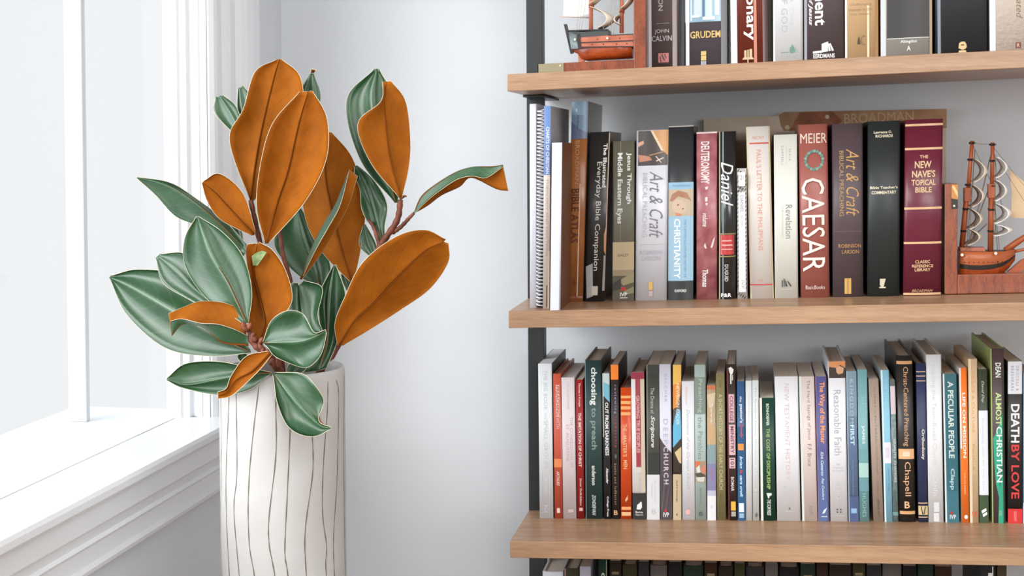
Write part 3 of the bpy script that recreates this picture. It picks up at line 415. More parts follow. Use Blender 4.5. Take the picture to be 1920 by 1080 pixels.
b3('olive paperback with pale vertical capitals about the early church', 1344.5, 1361.5, 976, 1342, 701, (134, 126, 88), [T('BOER', .5, .3, 714, 727, (100, 96, 66), ''), T('A SHORT HISTORY OF THE EARLY CHURCH', .5, .42, 739, 918, (196, 194, 152), ''), T('EERDMANS', .5, .3, 926, 963, (100, 94, 62), '')])
b3('dark brown paperback with pink block lettering and yellow stamp', 1366, 1382.5, 976, 1362.5, 683, (56, 48, 44), [R(0, .12, 690, 976, (116, 34, 34)), P([(.2, 690), (.5, 688), (.8, 693), (.7, 700), (.5, 704), (.3, 698)], (236, 236, 230)), R(.38, .55, 702, 720, (210, 210, 206)), R(.6, .72, 703, 713, (200, 200, 196)), R(.18, .82, 739, 792, (212, 178, 186)), T('COLLEGE', .5, .42, 742, 790, (120, 66, 80), 'b'), R(.18, .9, 796, 853, (216, 184, 192)), T('MINISTRY', .55, .4, 799, 850, (110, 60, 76), 'b'), R(.18, .86, 858, 878, (216, 184, 192)), T('101', .52, .44, 860, 876, (110, 60, 76), 'b'), T('BOMAR', .52, .36, 894, 921, (216, 204, 200), 'b'), R(.32, .86, 940, 957, (232, 180, 74)), R(.34, .86, 959, 968, (170, 164, 160))])
b3('slim navy paperback with an orange square and white lowercase title', 1383.5, 1398.5, 976, 1381.5, 715, (56, 92, 134), [R(0, 1, 800, 976, (34, 86, 128)), T('the', .5, .28, 743, 754, (196, 212, 230), 'b'), T("pastor's", .52, .5, 758, 793, (216, 228, 240), 'b'), T('family', .54, .4, 795, 822, (196, 96, 104), 'bi'), R(.1, .82, 832, 844, (240, 148, 66)), T('brian', .5, .4, 855, 878, (188, 220, 238), 'bi'), T('&', .5, .3, 880, 889, (200, 80, 80), 'b'), T('cara croft', .5, .4, 891, 932, (196, 224, 240), 'bi'), R(.16, .8, 943, 960, (222, 232, 240)), R(.2, .8, 962, 971, (150, 180, 206))])
b3('very thin white paperback between the navy and the grey-lettered ones', 1399, 1411, 976, 1398, 714, (222, 226, 228), [T('COUNTERPOINTS', .5, .3, 738, 800, (196, 202, 206), ''), T('Five Views on Worship', .5, .24, 830, 930, (206, 210, 214), 'l')], page=mat((220, 220, 220), .8))
b3('thin white paperback with fine grey lettering, left of the gap', 1411.8, 1424, 976, 1410.5, 713, (216, 222, 222), [T('The Disciple Maker Handbook of Study', .5, .28, 726, 915, (166, 176, 180), 'l'), R(0, 1, 922, 923, (170, 176, 178)), P([(.3, 966), (.6, 960), (.8, 966), (.5, 971)], (96, 102, 110))])
b3('short dark green paperback with yellow-green capitals', 1427, 1455, 976, 1424, 746, (18, 64, 52), [R(0, .16, 746, 976, (224, 224, 216)), T('BONHOEFFER', .54, .2, 757, 798, (214, 224, 210), 'b'), T('THE COST OF DISCIPLESHIP', .55, .24, 803, 917, (160, 184, 112), 'b'), P([(.4, 924), (.75, 924), (.75, 928), (.6, 930), (.58, 934), (.5, 934)], (216, 224, 216)), T('THE SCM PRESS', .56, .26, 936, 966, (196, 212, 196), 'bi')], page=mat((226, 214, 196), .8))
b3('thick white paperback with faint wide spaced title about history', 1457.5, 1501.5, 976, 1452.5, 706, (226, 227, 231), [T('NEW TESTAMENT HISTORY', .5, .2, 719, 900, (208, 184, 188), ''), T('BRUCE', .38, .17, 911, 944, (188, 190, 196), ''), T('F.F.', .62, .15, 919, 932, (188, 190, 196), ''), P([(.5, 951), (.56, 950), (.58, 955), (.5, 955)], (110, 116, 120)), R(.3, .8, 957.5, 958.3, (196, 198, 200))], depth=.14)
b3('pinkish-beige paperback with grey serif title', 1504.5, 1533.5, 976, 1498, 706, (216, 202, 196), [R(0, .14, 706, 976, (210, 218, 212)), T('The Hard Sayings of Jesus', .58, .26, 713, 824, (140, 132, 130), ''), T('F.F. Bruce', .58, .26, 832, 873, (130, 122, 122), ''), T('IVP', .55, .26, 948, 964, (150, 138, 136), '')], depth=.14)
b3('indigo paperback with bold orange title', 1534.5, 1556, 976, 1528.5, 706, (92, 92, 146), [R(.0, .06, 706, 976, (150, 110, 140)), R(.88, 1, 706, 976, (74, 64, 96)), R(.06, .88, 860, 976, (84, 104, 152)), T('The Way of the Master', .52, .58, 716, 831, (240, 160, 106), 'b'), T('Kirk Cameron', .46, .26, 846, 891, (206, 214, 230), 'bi'), T('Ray Comfort', .46, .26, 895, 936, (206, 214, 230), 'bi'), P([(.35, 962), (.5, 955), (.8, 950), (.6, 960)], (226, 232, 240)), R(.28, .8, 966, 968, (196, 206, 222))])
b3('white hardcover with a small dark portrait strip at its top', 1557.5, 1590, 977, 1552.5, 677, (226, 227, 232), [R(.04, 1, 677, 709, (58, 46, 38)), P([(.05, 678), (1, 677), (1, 690), (.7, 684), (.5, 690), (.05, 688)], (212, 140, 88)), P([(.46, 690), (.66, 686), (.92, 690), (.86, 700), (.6, 702), (.48, 698)], (206, 160, 124)), T('Reasonable Faith', .5, .42, 731, 853, (170, 176, 182), ''), T('Christian', .48, .24, 867, 872, (200, 202, 206), '', 'h'), T('Truth and', .48, .6, 874, 878, (200, 202, 206), '', 'h'), T('Apologetics', .48, .7, 880, 884, (200, 202, 206), '', 'h'), T('CRAIG', .5, .26, 902, 934, (204, 208, 212), 'l'), R(.36, .44, 953, 955.4, (60, 62, 66)), R(.56, .64, 953, 955.4, (60, 62, 66)), R(.36, .44, 958, 960.4, (60, 62, 66)), R(.56, .64, 958, 960.4, (60, 62, 66)), R(.15, .8, 965, 965.8, (196, 198, 202))], kind='h', depth=.17, sag=.0008, cover=(224, 226, 232))
b3('blue-grey paperback with spaced pale capitals fading to navy', 1591.5, 1611, 977, 1586.5, 696, (92, 112, 142), [R(0, .1, 696, 977, (150, 170, 186)), R(.1, 1, 696, 780, (122, 146, 162)), R(.1, 1, 780, 800, (104, 126, 148)), R(.1, 1, 930, 977, (74, 90, 130)), T('KINGDOM', .5, .34, 711, 793, (176, 192, 202), 's'), T('FIRST', .5, .4, 796, 834, (196, 226, 240), 'b'), T('Starting churches that shape', .5, .16, 860, 928, (150, 168, 196), 'l'), R(.25, .8, 952, 961, (140, 176, 212))])
b3('teal paperback with a pale green square low on its spine', 1612, 1630.5, 977, 1607.5, 693, (118, 166, 172), [T('ISLAND', .55, .3, 744, 800, (140, 188, 188), ''), T('JAMES', .5, .36, 797, 832, (206, 228, 222), 'b'), R(0, 1, 842, 866, (110, 160, 164)), R(0, 1, 867, 894, (166, 204, 196)), R(0, 1, 894, 920, (104, 150, 156)), T('HUGHES', .5, .4, 924, 968, (140, 186, 188), '')])
b3('taupe paperback with thin dark lettering, leaning left', 1638.5, 1657.5, 977, 1628.5, 711, (164, 146, 132), [T('CHRIST-CENTERED WORSHIP', .55, .16, 724, 890, (128, 112, 102), ''), T('CHAPELL', .52, .2, 900, 925, (132, 114, 104), ''), T('Baker', .55, .24, 934, 970, (104, 88, 78), 'bi')])
b3('light blue paperback with a white label low on its spine', 1659, 1674.5, 978, 1651.5, 694, (136, 190, 214), [R(0, .2, 694, 978, (200, 226, 234)), T('THE LIFE IN CHRIST', .58, .36, 710, 820, (154, 208, 224), 's'), R(.15, 1, 829, 868, (222, 224, 232)), R(.3, .8, 838, 858, (212, 206, 222)), T('JOHN K. RYAN', .6, .24, 878, 922, (96, 142, 190), '')], cover=(206, 220, 226))
b3('slim grey-green granite-patterned paperback', 1675, 1685, 977, 1668.5, 713, (96, 116, 116), [R(0, 1, 713, 723, (84, 96, 98)), R(.05, 1, 724, 776, (206, 194, 200)), T('QUALITY CHANGES', .6, .5, 822, 903, (198, 204, 208), 'b'), R(0, 1, 958, 965, (112, 146, 146))], c2=(128, 148, 146), nscale=170)
b3('thick black hardcover with gold title and author between cream bands', 1686, 1718, 978, 1679.5, 667, (38, 36, 34), [R(.04, .96, 677, 683, (202, 148, 96)), T('Christ-Centered Preaching', .52, .38, 688, 836, (212, 164, 122), ''), R(.05, .98, 841, 860, (222, 174, 126)), R(.3, .72, 846, 855, (236, 208, 180)), T('Chapell', .52, .46, 865, 929, (220, 176, 138), ''), T('B', .5, .32, 939, 952, (222, 176, 130), 'b', 'h'), R(.06, .96, 957, 963, (206, 158, 108))], kind='h', depth=.18, sag=.003, coat=.2)
b3('navy hardcover with gold lines and one-word vertical title', 1722.5, 1740.5, 978, 1717.5, 682, (44, 54, 88), [R(0, 1, y, y+2, (196, 166, 136)) for y in (696, 704, 713)]+[T('Orthodoxy', .6, .42, 804, 861, (222, 214, 200), 'b'), R(.0, 1, 941, 943, (206, 166, 130)), R(0, 1, 947, 964, (200, 176, 130)), P([(.25, 948), (.35, 948), (.5, 963), (.4, 963)], (40, 44, 70)), P([(.7, 948), (.8, 948), (.62, 963), (.52, 963)], (40, 44, 70)), R(0, 1, 967, 969, (206, 166, 130))], kind='h', depth=.16, sag=.001, cover=(40, 44, 60))
b3('thick white hardcover with faded grey lettering beside the navy one', 1741.5, 1770, 978, 1736.5, 665, (224, 226, 228), [T('Leading the Team-Based Church', .45, .34, 684, 872, (198, 202, 206), ''), T('Cladis', .5, .3, 890, 930, (208, 212, 216), ''), R(.34, .7, 960, 976, (212, 214, 216)), R(.36, .72, 940, 958, (210, 212, 214))], kind='h', depth=.18, sag=.0008, cover=(222, 216, 206))
b3('teal paperback with white capitals and a lowercase author name', 1773, 1799, 978, 1767.5, 701, (40, 104, 112), [R(0, .12, 701, 978, (212, 218, 216)), R(.12, 1, 701, 978, (46, 100, 112)), R(.12, 1, 920, 978, (56, 108, 122)), T('A PECULIAR PEOPLE', .55, .42, 715, 858, (206, 222, 216), 'b'), T('Clapp', .55, .38, 877, 917, (176, 204, 206), 'b'), P([(.3, 962), (.62, 962), (.5, 957), (.4, 957)], (176, 52, 50)), T('IVP', .55, .46, 963, 971, (212, 220, 222), 'b', 'h')], page=mat((196, 178, 150), .8))
b3('bright orange paperback with bold white capitals', 1803.5, 1818, 978, 1798.5, 690, (244, 124, 46), [R(0, .2, 690, 840, (220, 216, 210)), T('LIFE ON MISSION', .55, .42, 736, 857, (250, 236, 224), 'b'), T('WILLIS REED', .5, .16, 884, 925, (248, 190, 150), 'b'), P([(.58+.24*math.cos(t), 967+4*math.sin(t)) for t in [k*.7 for k in range(9)]], (250, 234, 220))], cover=(216, 216, 212))
b3('tan paperback with small two-heart emblem at the foot', 1819, 1836, 978, 1815.5, 673, (212, 184, 148), [R(0, .3, 673, 978, (218, 196, 164)), T('GRACE & CULTURE', .5, .28, 695, 810, (216, 158, 104), ''), T('Faith & Class', .5, .24, 832, 925, (186, 160, 120), ''), P([(.2, 958), (.35, 955), (.45, 963), (.3, 968)], (206, 120, 74)), P([(.55, 958), (.75, 956), (.8, 963), (.6, 969)], (196, 96, 74))], cover=(206, 172, 130))
b3('green and white paperback with pale italic title and tilted white mark', 1837, 1854.5, 978, 1834, 692, (60, 68, 54), [T('David Day', .46, .34, 714, 755, (206, 208, 200), 'i'), R(0, 1, 769, 966-40, (222, 224, 234)), T('Preaching with All You Got', .45, .26, 784, 945-26, (184, 188, 202), 'l'), R(0, 1, 940-14, 978, (58, 78, 52)), P([(.2, 955), (.7, 950), (.85, 962), (.4, 967)], (232, 236, 232)), P([(.3, 960), (.78, 955), (.79, 957), (.31, 962)], (58, 78, 52))], kind='p')
b3('thick paperback with lime side, brown spine and green painted figure', 1861, 1886, 978, 1857.5, 654, (84, 70, 70), [P([(.35, 810), (.9, 770), (1, 765), (1, 978), (.45, 978), (.52, 930), (.3, 905), (.18, 860), (.12, 820)], (46, 160, 128)), P([(.4, 880), (.8, 860), (.9, 880), (.6, 912)], (26, 122, 94)), R(0, .06, 654, 978, (172, 190, 122)), R(.85, 1, 690, 978, (44, 46, 42)), T('DEAN', .55, .42, 680, 707, (226, 232, 220), 'b'), T('ALMOST', .55, .44, 735, 796, (196, 220, 150), 'b'), T('CHRISTIAN', .58, .44, 798, 902, (214, 236, 226), 'b'), T('OXFORD', .62, .2, 954, 976-12, (180, 214, 200), '')], kind='h', depth=.18, sag=.001, cover=(166, 182, 112))
b3('black paperback with white and red capitals and a red foot', 1890, 1917.5, 978, 1890, 678, (38, 36, 36), [R(.0, .98, 678, 738, (214, 216, 222)), T('DRISCOLL &', .66, .2, 686, 732, (120, 122, 132), 's'), T('BRESHEARS', .3, .2, 686, 732, (120, 122, 132), 's'), T('DEATH', .5, .58, 757, 828, (238, 240, 238), 'b'), T('BY LOVE', .5, .56, 832, 932, (206, 62, 62), 'b'), R(0, 1, 951, 978, (204, 50, 50)), T('CROSSWAY', .5, .2, 955, 974, (236, 168, 164), '')]) 
b3('light blue sliver of a paperback at the right edge of the lower shelf', 1918.5, 1940, 978, 1919, 700, (120, 160, 190), [R(0, 1, 940, 978, (196, 206, 226))])
# ---- shelf 4: only the tops show below the board
def b4(label, x0, x1, yt, col, prints=(), **k): return book(4, label, x0, x1, None, x0, yt, col, prints, group=G4, **k)
b4('white hardcover with a black edge at the left end of the bottom shelf in view', 1017, 1056, 1072, (222, 224, 232), kind='h', depth=.16, cover=(226, 226, 232))
b4('olive-black hardcover beside the white one on the bottom shelf in view', 1058, 1086, 1066, (60, 58, 44), [R(.0, .1, 0, 1, (150, 120, 110))], kind='h', depth=.16)
b4('pale lilac paperback behind the olive-black one on the bottom shelf in view', 1087, 1108, 1062, (190, 188, 204), depth=.17)
b4('dark green book with a white letter G on the bottom shelf in view', 1122, 1138, 1050, (30, 58, 48), [T('GRACE', .55, .46, 0.07, .3, (196, 200, 186), 'b'), R(.92, 1, 0, 1, (170, 166, 140))], kind='h', depth=.16)
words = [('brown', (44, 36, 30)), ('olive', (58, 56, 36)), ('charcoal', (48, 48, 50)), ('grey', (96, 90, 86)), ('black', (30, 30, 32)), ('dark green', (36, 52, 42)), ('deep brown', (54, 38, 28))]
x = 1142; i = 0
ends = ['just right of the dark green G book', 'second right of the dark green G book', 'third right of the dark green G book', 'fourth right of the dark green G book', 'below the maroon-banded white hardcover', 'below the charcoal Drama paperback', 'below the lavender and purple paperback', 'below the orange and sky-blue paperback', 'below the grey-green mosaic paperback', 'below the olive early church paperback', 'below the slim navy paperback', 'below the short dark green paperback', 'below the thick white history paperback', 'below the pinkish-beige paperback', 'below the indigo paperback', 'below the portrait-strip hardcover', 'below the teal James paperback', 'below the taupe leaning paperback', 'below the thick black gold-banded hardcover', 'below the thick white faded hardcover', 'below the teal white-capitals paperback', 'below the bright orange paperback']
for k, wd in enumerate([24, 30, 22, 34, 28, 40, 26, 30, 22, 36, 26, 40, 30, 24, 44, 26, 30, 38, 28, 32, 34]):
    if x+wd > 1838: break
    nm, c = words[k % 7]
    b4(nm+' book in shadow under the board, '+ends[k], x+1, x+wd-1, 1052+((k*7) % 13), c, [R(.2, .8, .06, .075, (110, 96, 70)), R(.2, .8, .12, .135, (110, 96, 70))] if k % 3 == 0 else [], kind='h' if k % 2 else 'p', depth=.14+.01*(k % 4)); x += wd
b4('black book with white vertical lettering at the right of the bottom shelf in view', 1838, 1868, 1040, (46, 50, 52), [T('The Gospel', .62, .42, .06, .7, (222, 224, 222), 'b')], kind='h', depth=.17)
b4('olive-brown book standing right of the white-lettered black one', 1870, 1888, 1046, (76, 70, 50), depth=.16)
# ------------------------------------------------------------------ ship bookends
def sail_patch(bm, top, bot, bulge, hw, mi, vert=None):
    """square sail hung between two yards: top/bot are points, bulge a vector, hw half width along y"""
    n, m = 10, 8; g = []
    for i in range(n+1):
        t = i/n; row = []
        for j in range(m+1):
            s = j/m*2-1
            p = top.lerp(bot, t)+bulge*(math.sin(math.pi*t)**.8)*(1-.35*s*s)+Vector((0, s*hw*(1+.12*t), 0))
            row.append(bm.verts.new(p))
        g.append(row)
    for i in range(n):
        for j in range(m):
            f = bm.faces.new([g[i][j], g[i][j+1], g[i+1][j+1], g[i+1][j]]); f.smooth = True; f.material_index = mi
def solid(o, t):
    s = o.modifiers.new('solid', 'SOLIDIFY'); s.thickness = t; s.offset = 0
    return o
def hull_mesh(bm, st, bands, wood_n=9):
    """st: list of (x, ztop, zbot, half breadth, y centre)"""
    rings = []
    for x, zt, zb, hb, yc in st:
        r = []
        for k in range(wood_n*2+1):
            a = k/(wood_n*2); s = a*2-1; q = abs(s)      # -1..1 across, bottom at 0
            h = (q)**2.4; bre = hb*(1-(1-q)**2.2)*(1 if s > 0 else -1)
            r.append(bm.verts.new((x, yc+bre, zb+(zt-zb)*h)))
        rings.append((r, zt, zb))
    for (r0, a0, b0), (r1, a1, b1) in zip(rings, rings[1:]):
        for k in range(len(r0)-1):
            f = bm.faces.new([r0[k], r1[k], r1[k+1], r0[k+1]]); f.smooth = True
            fr_ = ((r0[k].co.z+r0[k+1].co.z+r1[k].co.z+r1[k+1].co.z)/4-(b0+b1)/2)/((a0+a1)/2-(b0+b1)/2)
            for lim, mi in bands:
                if fr_ <= lim: f.material_index = mi; break
        f = bm.faces.new([r0[0], r0[-1], r1[-1], r1[0]]); f.material_index = bands[-1][1]   # deck
    bm.faces.new(rings[0][0]); bm.faces.new(rings[-1][0][::-1])
SAILM = mat((236, 228, 214), .8, c2=(222, 208, 186), nscale=30); SAILW = mat((246, 242, 236), .8); JIB = mat((214, 186, 150), .8)
SPAR = mat((168, 84, 44), .4); SPARL = mat((196, 120, 92), .4); DARK = mat((42, 34, 30), .4); BRASS = mat((176, 150, 96), .3, metal=.8); PIN = mat((232, 220, 196), .3)
SALMON = mat((196, 116, 88), .35, c2=(178, 98, 74), nscale=60); GREYB = mat((92, 102, 104), .35); ROPE = mat((110, 92, 74), .7); ROPEL = mat((186, 178, 168), .7)
def right_ship():
    Y = 2.065; yc = Y+.03; A = lambda px, py, y=yc: at(px, py, y)
    z0 = bz(2, A(1797, 550, Y).x)
    root = tag(empty('ship_bookend', (A(1771, 550, Y).x, Y, z0)), 'wooden bookend with model sailing ship at the right end of the middle shelf', 'bookend', 'ship bookends'); off = -root.location
    del root['group']
    xl = A(1771, 550, Y).x; xr = A(1795, 550, Y).x; xe = A(1975, 550, Y).x
    ztop = A(1780, 345, Y).z; zb = A(1797, 516, Y).z
    def shear(bm):
        for v in bm.verts: v.co.z += (v.co.x-xl)*TAN
    bm = bmesh.new(); box(bm, (xl, Y, z0+.0002), (xr, Y+.075, ztop), bev=.001); shear(bm); link('upright_board', bm, RED_WOOD, root, off)
    bm = bmesh.new(); box(bm, (xr+.0002, Y, z0+.0002), (xe, Y+.075, zb), bev=.001); shear(bm); link('base_board', bm, RED_WOOD, root, off)
    # brass and black corner plate
    p = [A(*q, Y-.0006) for q in ((1784, 346), (1796, 345), (1796, 391), (1784, 392))]
    bm = bmesh.new(); box(bm, (p[0].x, Y-.0012, p[2].z), (p[1].x, Y-.0001, p[0].z), 0); q = lambda x, y: A(x, y, Y-.0014)
    for pts, mi in (([(1784, 372), (1796, 374), (1796, 391), (1784, 392)], 1), ([(1785, 350), (1791, 362), (1796, 371), (1796, 360), (1788, 347)], 2)):
        f = bm.faces.new([bm.verts.new(q(*t)) for t in pts]); f.material_index = mi; f.normal_update()
        if f.normal.y > 0: f.normal_flip()
    tube(bm, [q(1789, 386), q(1789, 386)+Vector((0, -.001, 0))], .0016, 8, 3)
    link('corner_plate', bm, [mat((196, 132, 60), .35), mat((38, 38, 34), .4), mat((226, 192, 132), .4), PIN], root, off)
    # hull
    st = []
    for px, yt, ybm, hb in ((1796, 469, 521, .021), (1815, 470, 524, .023), (1835, 470, 525, .023), (1858, 470, 522, .021), (1878, 470, 514, .016), (1892, 468, 502, .009), (1903, 467, 488, .003)):
        a = A(px, yt); b = A(px, ybm); st.append((a.x, a.z, b.z, hb, yc))
    bm = bmesh.new(); hull_mesh(bm, st, [(.42, 0), (.50, 1), (.72, 2), (.78, 1), (.93, 2), (2, 1)]); link('hull', bm, [HULL_WOOD, DARK, mat((176, 92, 50), .3)], root, off)
    bm = bmesh.new(); box(bm, (A(1798, 468).x, yc-.012, A(1797, 470).z), (A(1845, 466).x, yc+.012, A(1797, 463).z), bev=.0008); link('deck_house', bm, SALMON, root, off)
    bm = bmesh.new()
    for px, py in ((1804, 478), (1867, 475)):
        tube(bm, [A(px, py, yc-.0235), A(px, py, yc-.0275)], .0022, 8)
    link('rigging_pin', bm, PIN, root, off)
    bm = bmesh.new()
    for px in range(1808, 1890, 9): tube(bm, [A(px, 492-(px > 1870)*2, yc-.0205+.002*(px > 1872)*4), A(px, 492, yc-.0245+.002*(px > 1872)*3)], .0009, 6)
    link('gun_port', bm, DARK, root, off)
    # stem knee and bowsprit
    bm = bmesh.new(); pr = [(1876, 522), (1915, 488), (1975, 462), (1975, 482), (1925, 503), (1890, 524)]
    f1 = [bm.verts.new(A(x, y, yc-.004)) for x, y in pr]; f2 = [bm.verts.new(v.co+Vector((0, .008, 0))) for v in f1]
    bm.faces.new(f1[::-1]); bm.faces.new(f2)
    for i in range(6): bm.faces.new([f1[i], f1[(i+1) % 6], f2[(i+1) % 6], f2[i]])
    link('stem_knee', bm, SPAR, root, off)
    bm = bmesh.new(); tube(bm, [A(1885, 470), A(1910, 452), A(1975, 412)], [.005, .0045, .0035], 10); tube(bm, [A(1892, 474), A(1975, 455)], .0022, 8); link('bowsprit', bm, [SPAR], root, off)
    # masts with collars
    for top, kn, bot in (((1823, 264), (1814, 352), (1803, 470)), ((1861, 267), (1859, 345), (1857, 470))):
        bm = bmesh.new(); tube(bm, [A(*top), A(kn[0]+1, kn[1]+8)], [.0028, .0032], 10); tube(bm, [A(kn[0], kn[1]), A(*bot)], [.0040, .0042], 10)
        box(bm, (A(kn[0]-7, kn[1]).x, yc-.005, A(kn[0], kn[1]+26).z), (A(kn[0]+6, kn[1]).x, yc+.005, A(kn[0], kn[1]).z), 0, .0006)
        link('mast', bm, SPAR, root, off)
        for t in (.02, .17, .40, .62, .82):
            bm = bmesh.new(); c = A(*top).lerp(A(*bot), t); tube(bm, [c-Vector((0, .026, 0)), c+Vector((0, .026, 0))], .0011, 6); tube(bm, [c+Vector((0, 0, -.0015)), c+Vector((0, 0, .0015))], .0046, 10); link('yard', bm, DARK, root, off)
    for k, (x, yt, yb2, bu) in enumerate(((1826, 299, 341, 26), (1822, 347, 387, 26), (1818, 391, 428, 26), (1814, 428, 458, 28), (1867, 295, 333, 24), (1866, 338, 376, 24), (1865, 381, 418, 33), (1864, 420, 441, 36))):
        a = A(x, yt); b = A(x-3, yb2); B = A(x+bu, (yt+yb2)/2+1)-A(x, (yt+yb2)/2)
        bm = bmesh.new(); sail_patch(bm, a, b, B, .022, 0); solid(link('sail', bm, SAILM if k < 4 else SAILW, root, off), .0006)
    bm = bmesh.new(); f = bm.faces.new([bm.verts.new(A(*q)) for q in ((1893, 318), (1897, 360), (1896, 408), (1935, 410), (1990, 414), (1960, 376))]); solid(link('jib_sail', bm, JIB, root, off), .0006)
    bm = bmesh.new()
    for a, b in (((1823, 268), (1861, 270)), ((1823, 270), (1858, 340)), ((1861, 275), (1815, 465)), ((1857, 345), (1808, 468)), ((1862, 275), (1940, 372)), ((1862, 285), (1930, 392)), ((1861, 340), (1870, 468)), ((1828, 280), (1812, 462)), ((1850, 420), (1800, 462)), ((1862, 272), (1880, 400)), ((1866, 300), (1866, 440))):
        A_, B_ = A(*a), A(*b)
        for s in ((-.018, -.002) if b[1] > 440 else (0,)):
            tube(bm, [A_+Vector((0, s*.1, 0)), A_.lerp(B_, .5)+Vector((0, s*.5, -.001)), B_+Vector((0, s, 0))], .00045, 4)
    link('rigging', bm, ROPE, root, off)
right_ship()
def left_ship():
    Y = 1.975; yc = Y+.028; A = lambda px, py, y=yc: at(px, py, y)
    xl = at(1010, 130, Y).x; xp0 = at(1188, 100, Y).x; xp1 = at(1211, 100, Y).x; z0 = bz(1, xl)
    root = tag(empty('ship_bookend', (xl, Y, z0)), 'wooden bookend with a black and salmon model ship stern, top visible shelf', 'bookend'); off = -root.location
    ztb = at(1100, 113, Y).z
    def shear(bm):
        for v in bm.verts: v.co.z += (v.co.x-xl)*TAN
    h = at(1010, 120, Y).z-z0
    bm = bmesh.new(); box(bm, (xl, Y, z0+.0002), (xp0-.0002, Y+.075, z0+h), bev=.001); shear(bm); link('base_board', bm, RED_WOOD, root, off)
    bm = bmesh.new(); box(bm, (xp0, Y, z0+.0002), (xp1, Y+.075, z0+.155), bev=.001); shear(bm); link('upright_board', bm, RED_WOOD, root, off)
    bm = bmesh.new(); xa = at(1057, 120, Y).x; box(bm, (xl-.0012, Y-.0012, z0+.0012), (xa, Y-.0001, z0+h-.0003)); box(bm, (xl-.0012, Y-.0012, z0+.0012), (xl-.0001, Y+.03, z0+h-.0003)); tube(bm, [Vector((xa-.005, Y-.001, z0+h*.72)), Vector((xa-.005, Y-.0024, z0+h*.72))], .0014, 8, 1)
    shear(bm); link('corner_plate', bm, [mat((150, 140, 112), .4, metal=.3), PIN], root, off)
    # hull: lower hull, planked side, dark bulwark
    st = []
    for px, yt, ybm, hb in ((1073, 90, 97, .004), (1083, 89, 101, .010), (1091, 88, 112, .016), (1103, 87, 115, .020), (1125, 86.5, 113.5, .023), (1155, 86, 112, .024), (1187.5, 85, 110, .024)):
        a = A(px, yt); b = A(px, ybm); st.append((a.x, a.z, b.z, hb, yc))
    bm = bmesh.new(); hull_mesh(bm, st, [(2, 0)]); link('hull', bm, HULL_WOOD, root, off)
    def side(name, pts, m, y0=-.0245, y1=.0245):
        bm = bmesh.new(); n = len(pts); f1 = [bm.verts.new(A(x, y, yc+y0)) for x, y in pts]; f2 = [bm.verts.new(v.co+Vector((0, y1-y0, 0))) for v in f1]
        bm.faces.new(f1[::-1]); bm.faces.new(f2)
        for i in range(n): bm.faces.new([f1[i], f1[(i+1) % n], f2[(i+1) % n], f2[i]])
        return link(name, bm, m, root, off)
    side('planking', [(1086, 90), (1086, 69.5), (1140, 66), (1187.5, 65), (1187.5, 88)], SALMON)
    for y0, y1, h_ in ((81, 77, 2), (89.3, 88, 1.8), (66.8, 64.6, 1.5)): side('wale', [(1088 if h_ > 1.6 else 1140, y0), (1088 if h_ > 1.6 else 1140, y0-h_), (1187.5, y1-h_), (1187.5, y1)], DARK, -.0255, -.0244)
    side('bulwark', [(1065, 58), (1090, 60), (1140, 56.5), (1140, 66.2), (1087, 70.2), (1087, 68)], mat((66, 72, 72), .35), -.0248, .0248)
    side('bulwark_rail', [(1064, 58.5), (1064, 56.5), (1139.5, 54.2), (1139.5, 57)], DARK, -.0262, .0262)
    side('stern_cabin', [(1066, 60), (1087, 60), (1088, 91), (1071, 92)], mat((150, 166, 170), .3, c2=(96, 106, 108), nscale=60), -.0236, .0236)
    side('stern_quarter', [(1081, 66), (1087, 63), (1090, 89), (1084, 91)], DARK, -.0256, .0256)
    side('stern_post', [(1057, 45.5), (1062, 45), (1074.5, 99), (1069.5, 100.5)], mat((46, 48, 46), .5), -.005, .005)
    side('keel', [(1084, 101), (1092, 101), (1096, 114.6), (1084.5, 117.5)], SPARL, -.004, .004)
    bm = bmesh.new()
    for px, py in ((1077.8, 74), (1138.5, 71.5)): tube(bm, [A(px, py, yc-.0245), A(px, py, yc-.0285)], .0019, 8)
    link('rigging_pin', bm, PIN, root, off)
    bm = bmesh.new()
    for px, py in ((1120, 73.5), (1162, 72), (1110, 83.5), (1131, 82.8), (1156, 82.3), (1175, 81.6)): tube(bm, [A(px, py, yc-.0240), A(px, py, yc-.0254)], .0009, 6)
    link('gun_port', bm, DARK, root, off)
    for x0, x1 in ((1108, 1109), (1165.5, 1166.5)):
        bm = bmesh.new(); tube(bm, [A(x0, 62), A(x1, -90)], [.0032, .0024], 10); link('mast', bm, SPARL, root, off)
    for px, ys in ((1109, (12, -45)), (1166, (22, -28, -70))):
        for y in ys:
            bm = bmesh.new(); c = A(px, y); tube(bm, [c-Vector((0, .026, 0)), c+Vector((0, .026, 0))], .0012, 6); tube(bm, [c+Vector((0, 0, -.0015)), c+Vector((0, 0, .0015))], .0040, 10); link('yard', bm, SPAR, root, off)
    for x, yt, yb2, bu, sx in ((1109, 14, 55, 36, 14), (1109, -42, 9, 26, 0), (1162, 30, 48, -14, 4), (1166, -24, 18, 22, 0), (1166, -66, -30, 20, 0)):
        a = A(x, yt); b = A(x+sx, yb2); B = A(x+bu, (yt+yb2)/2)-A(x, (yt+yb2)/2)
        bm = bmesh.new(); sail_patch(bm, a, b, B, .020, 0); solid(link('sail', bm, SAILM, root, off), .0006)
    bm = bmesh.new(); bm.faces.new([bm.verts.new(A(*q)) for q in ((1056.5, 31), (1058, -60), (1104, -80), (1104, 26), (1085, 31.5))]); solid(link('spanker_sail', bm, mat((240, 236, 234), .8), root, off), .0006)
    bm = bmesh.new(); tube(bm, [A(1049, 30.5), A(1104, 33)], .0011, 6); link('boom', bm, mat((206, 180, 170), .5), root, off)
    bm = bmesh.new()
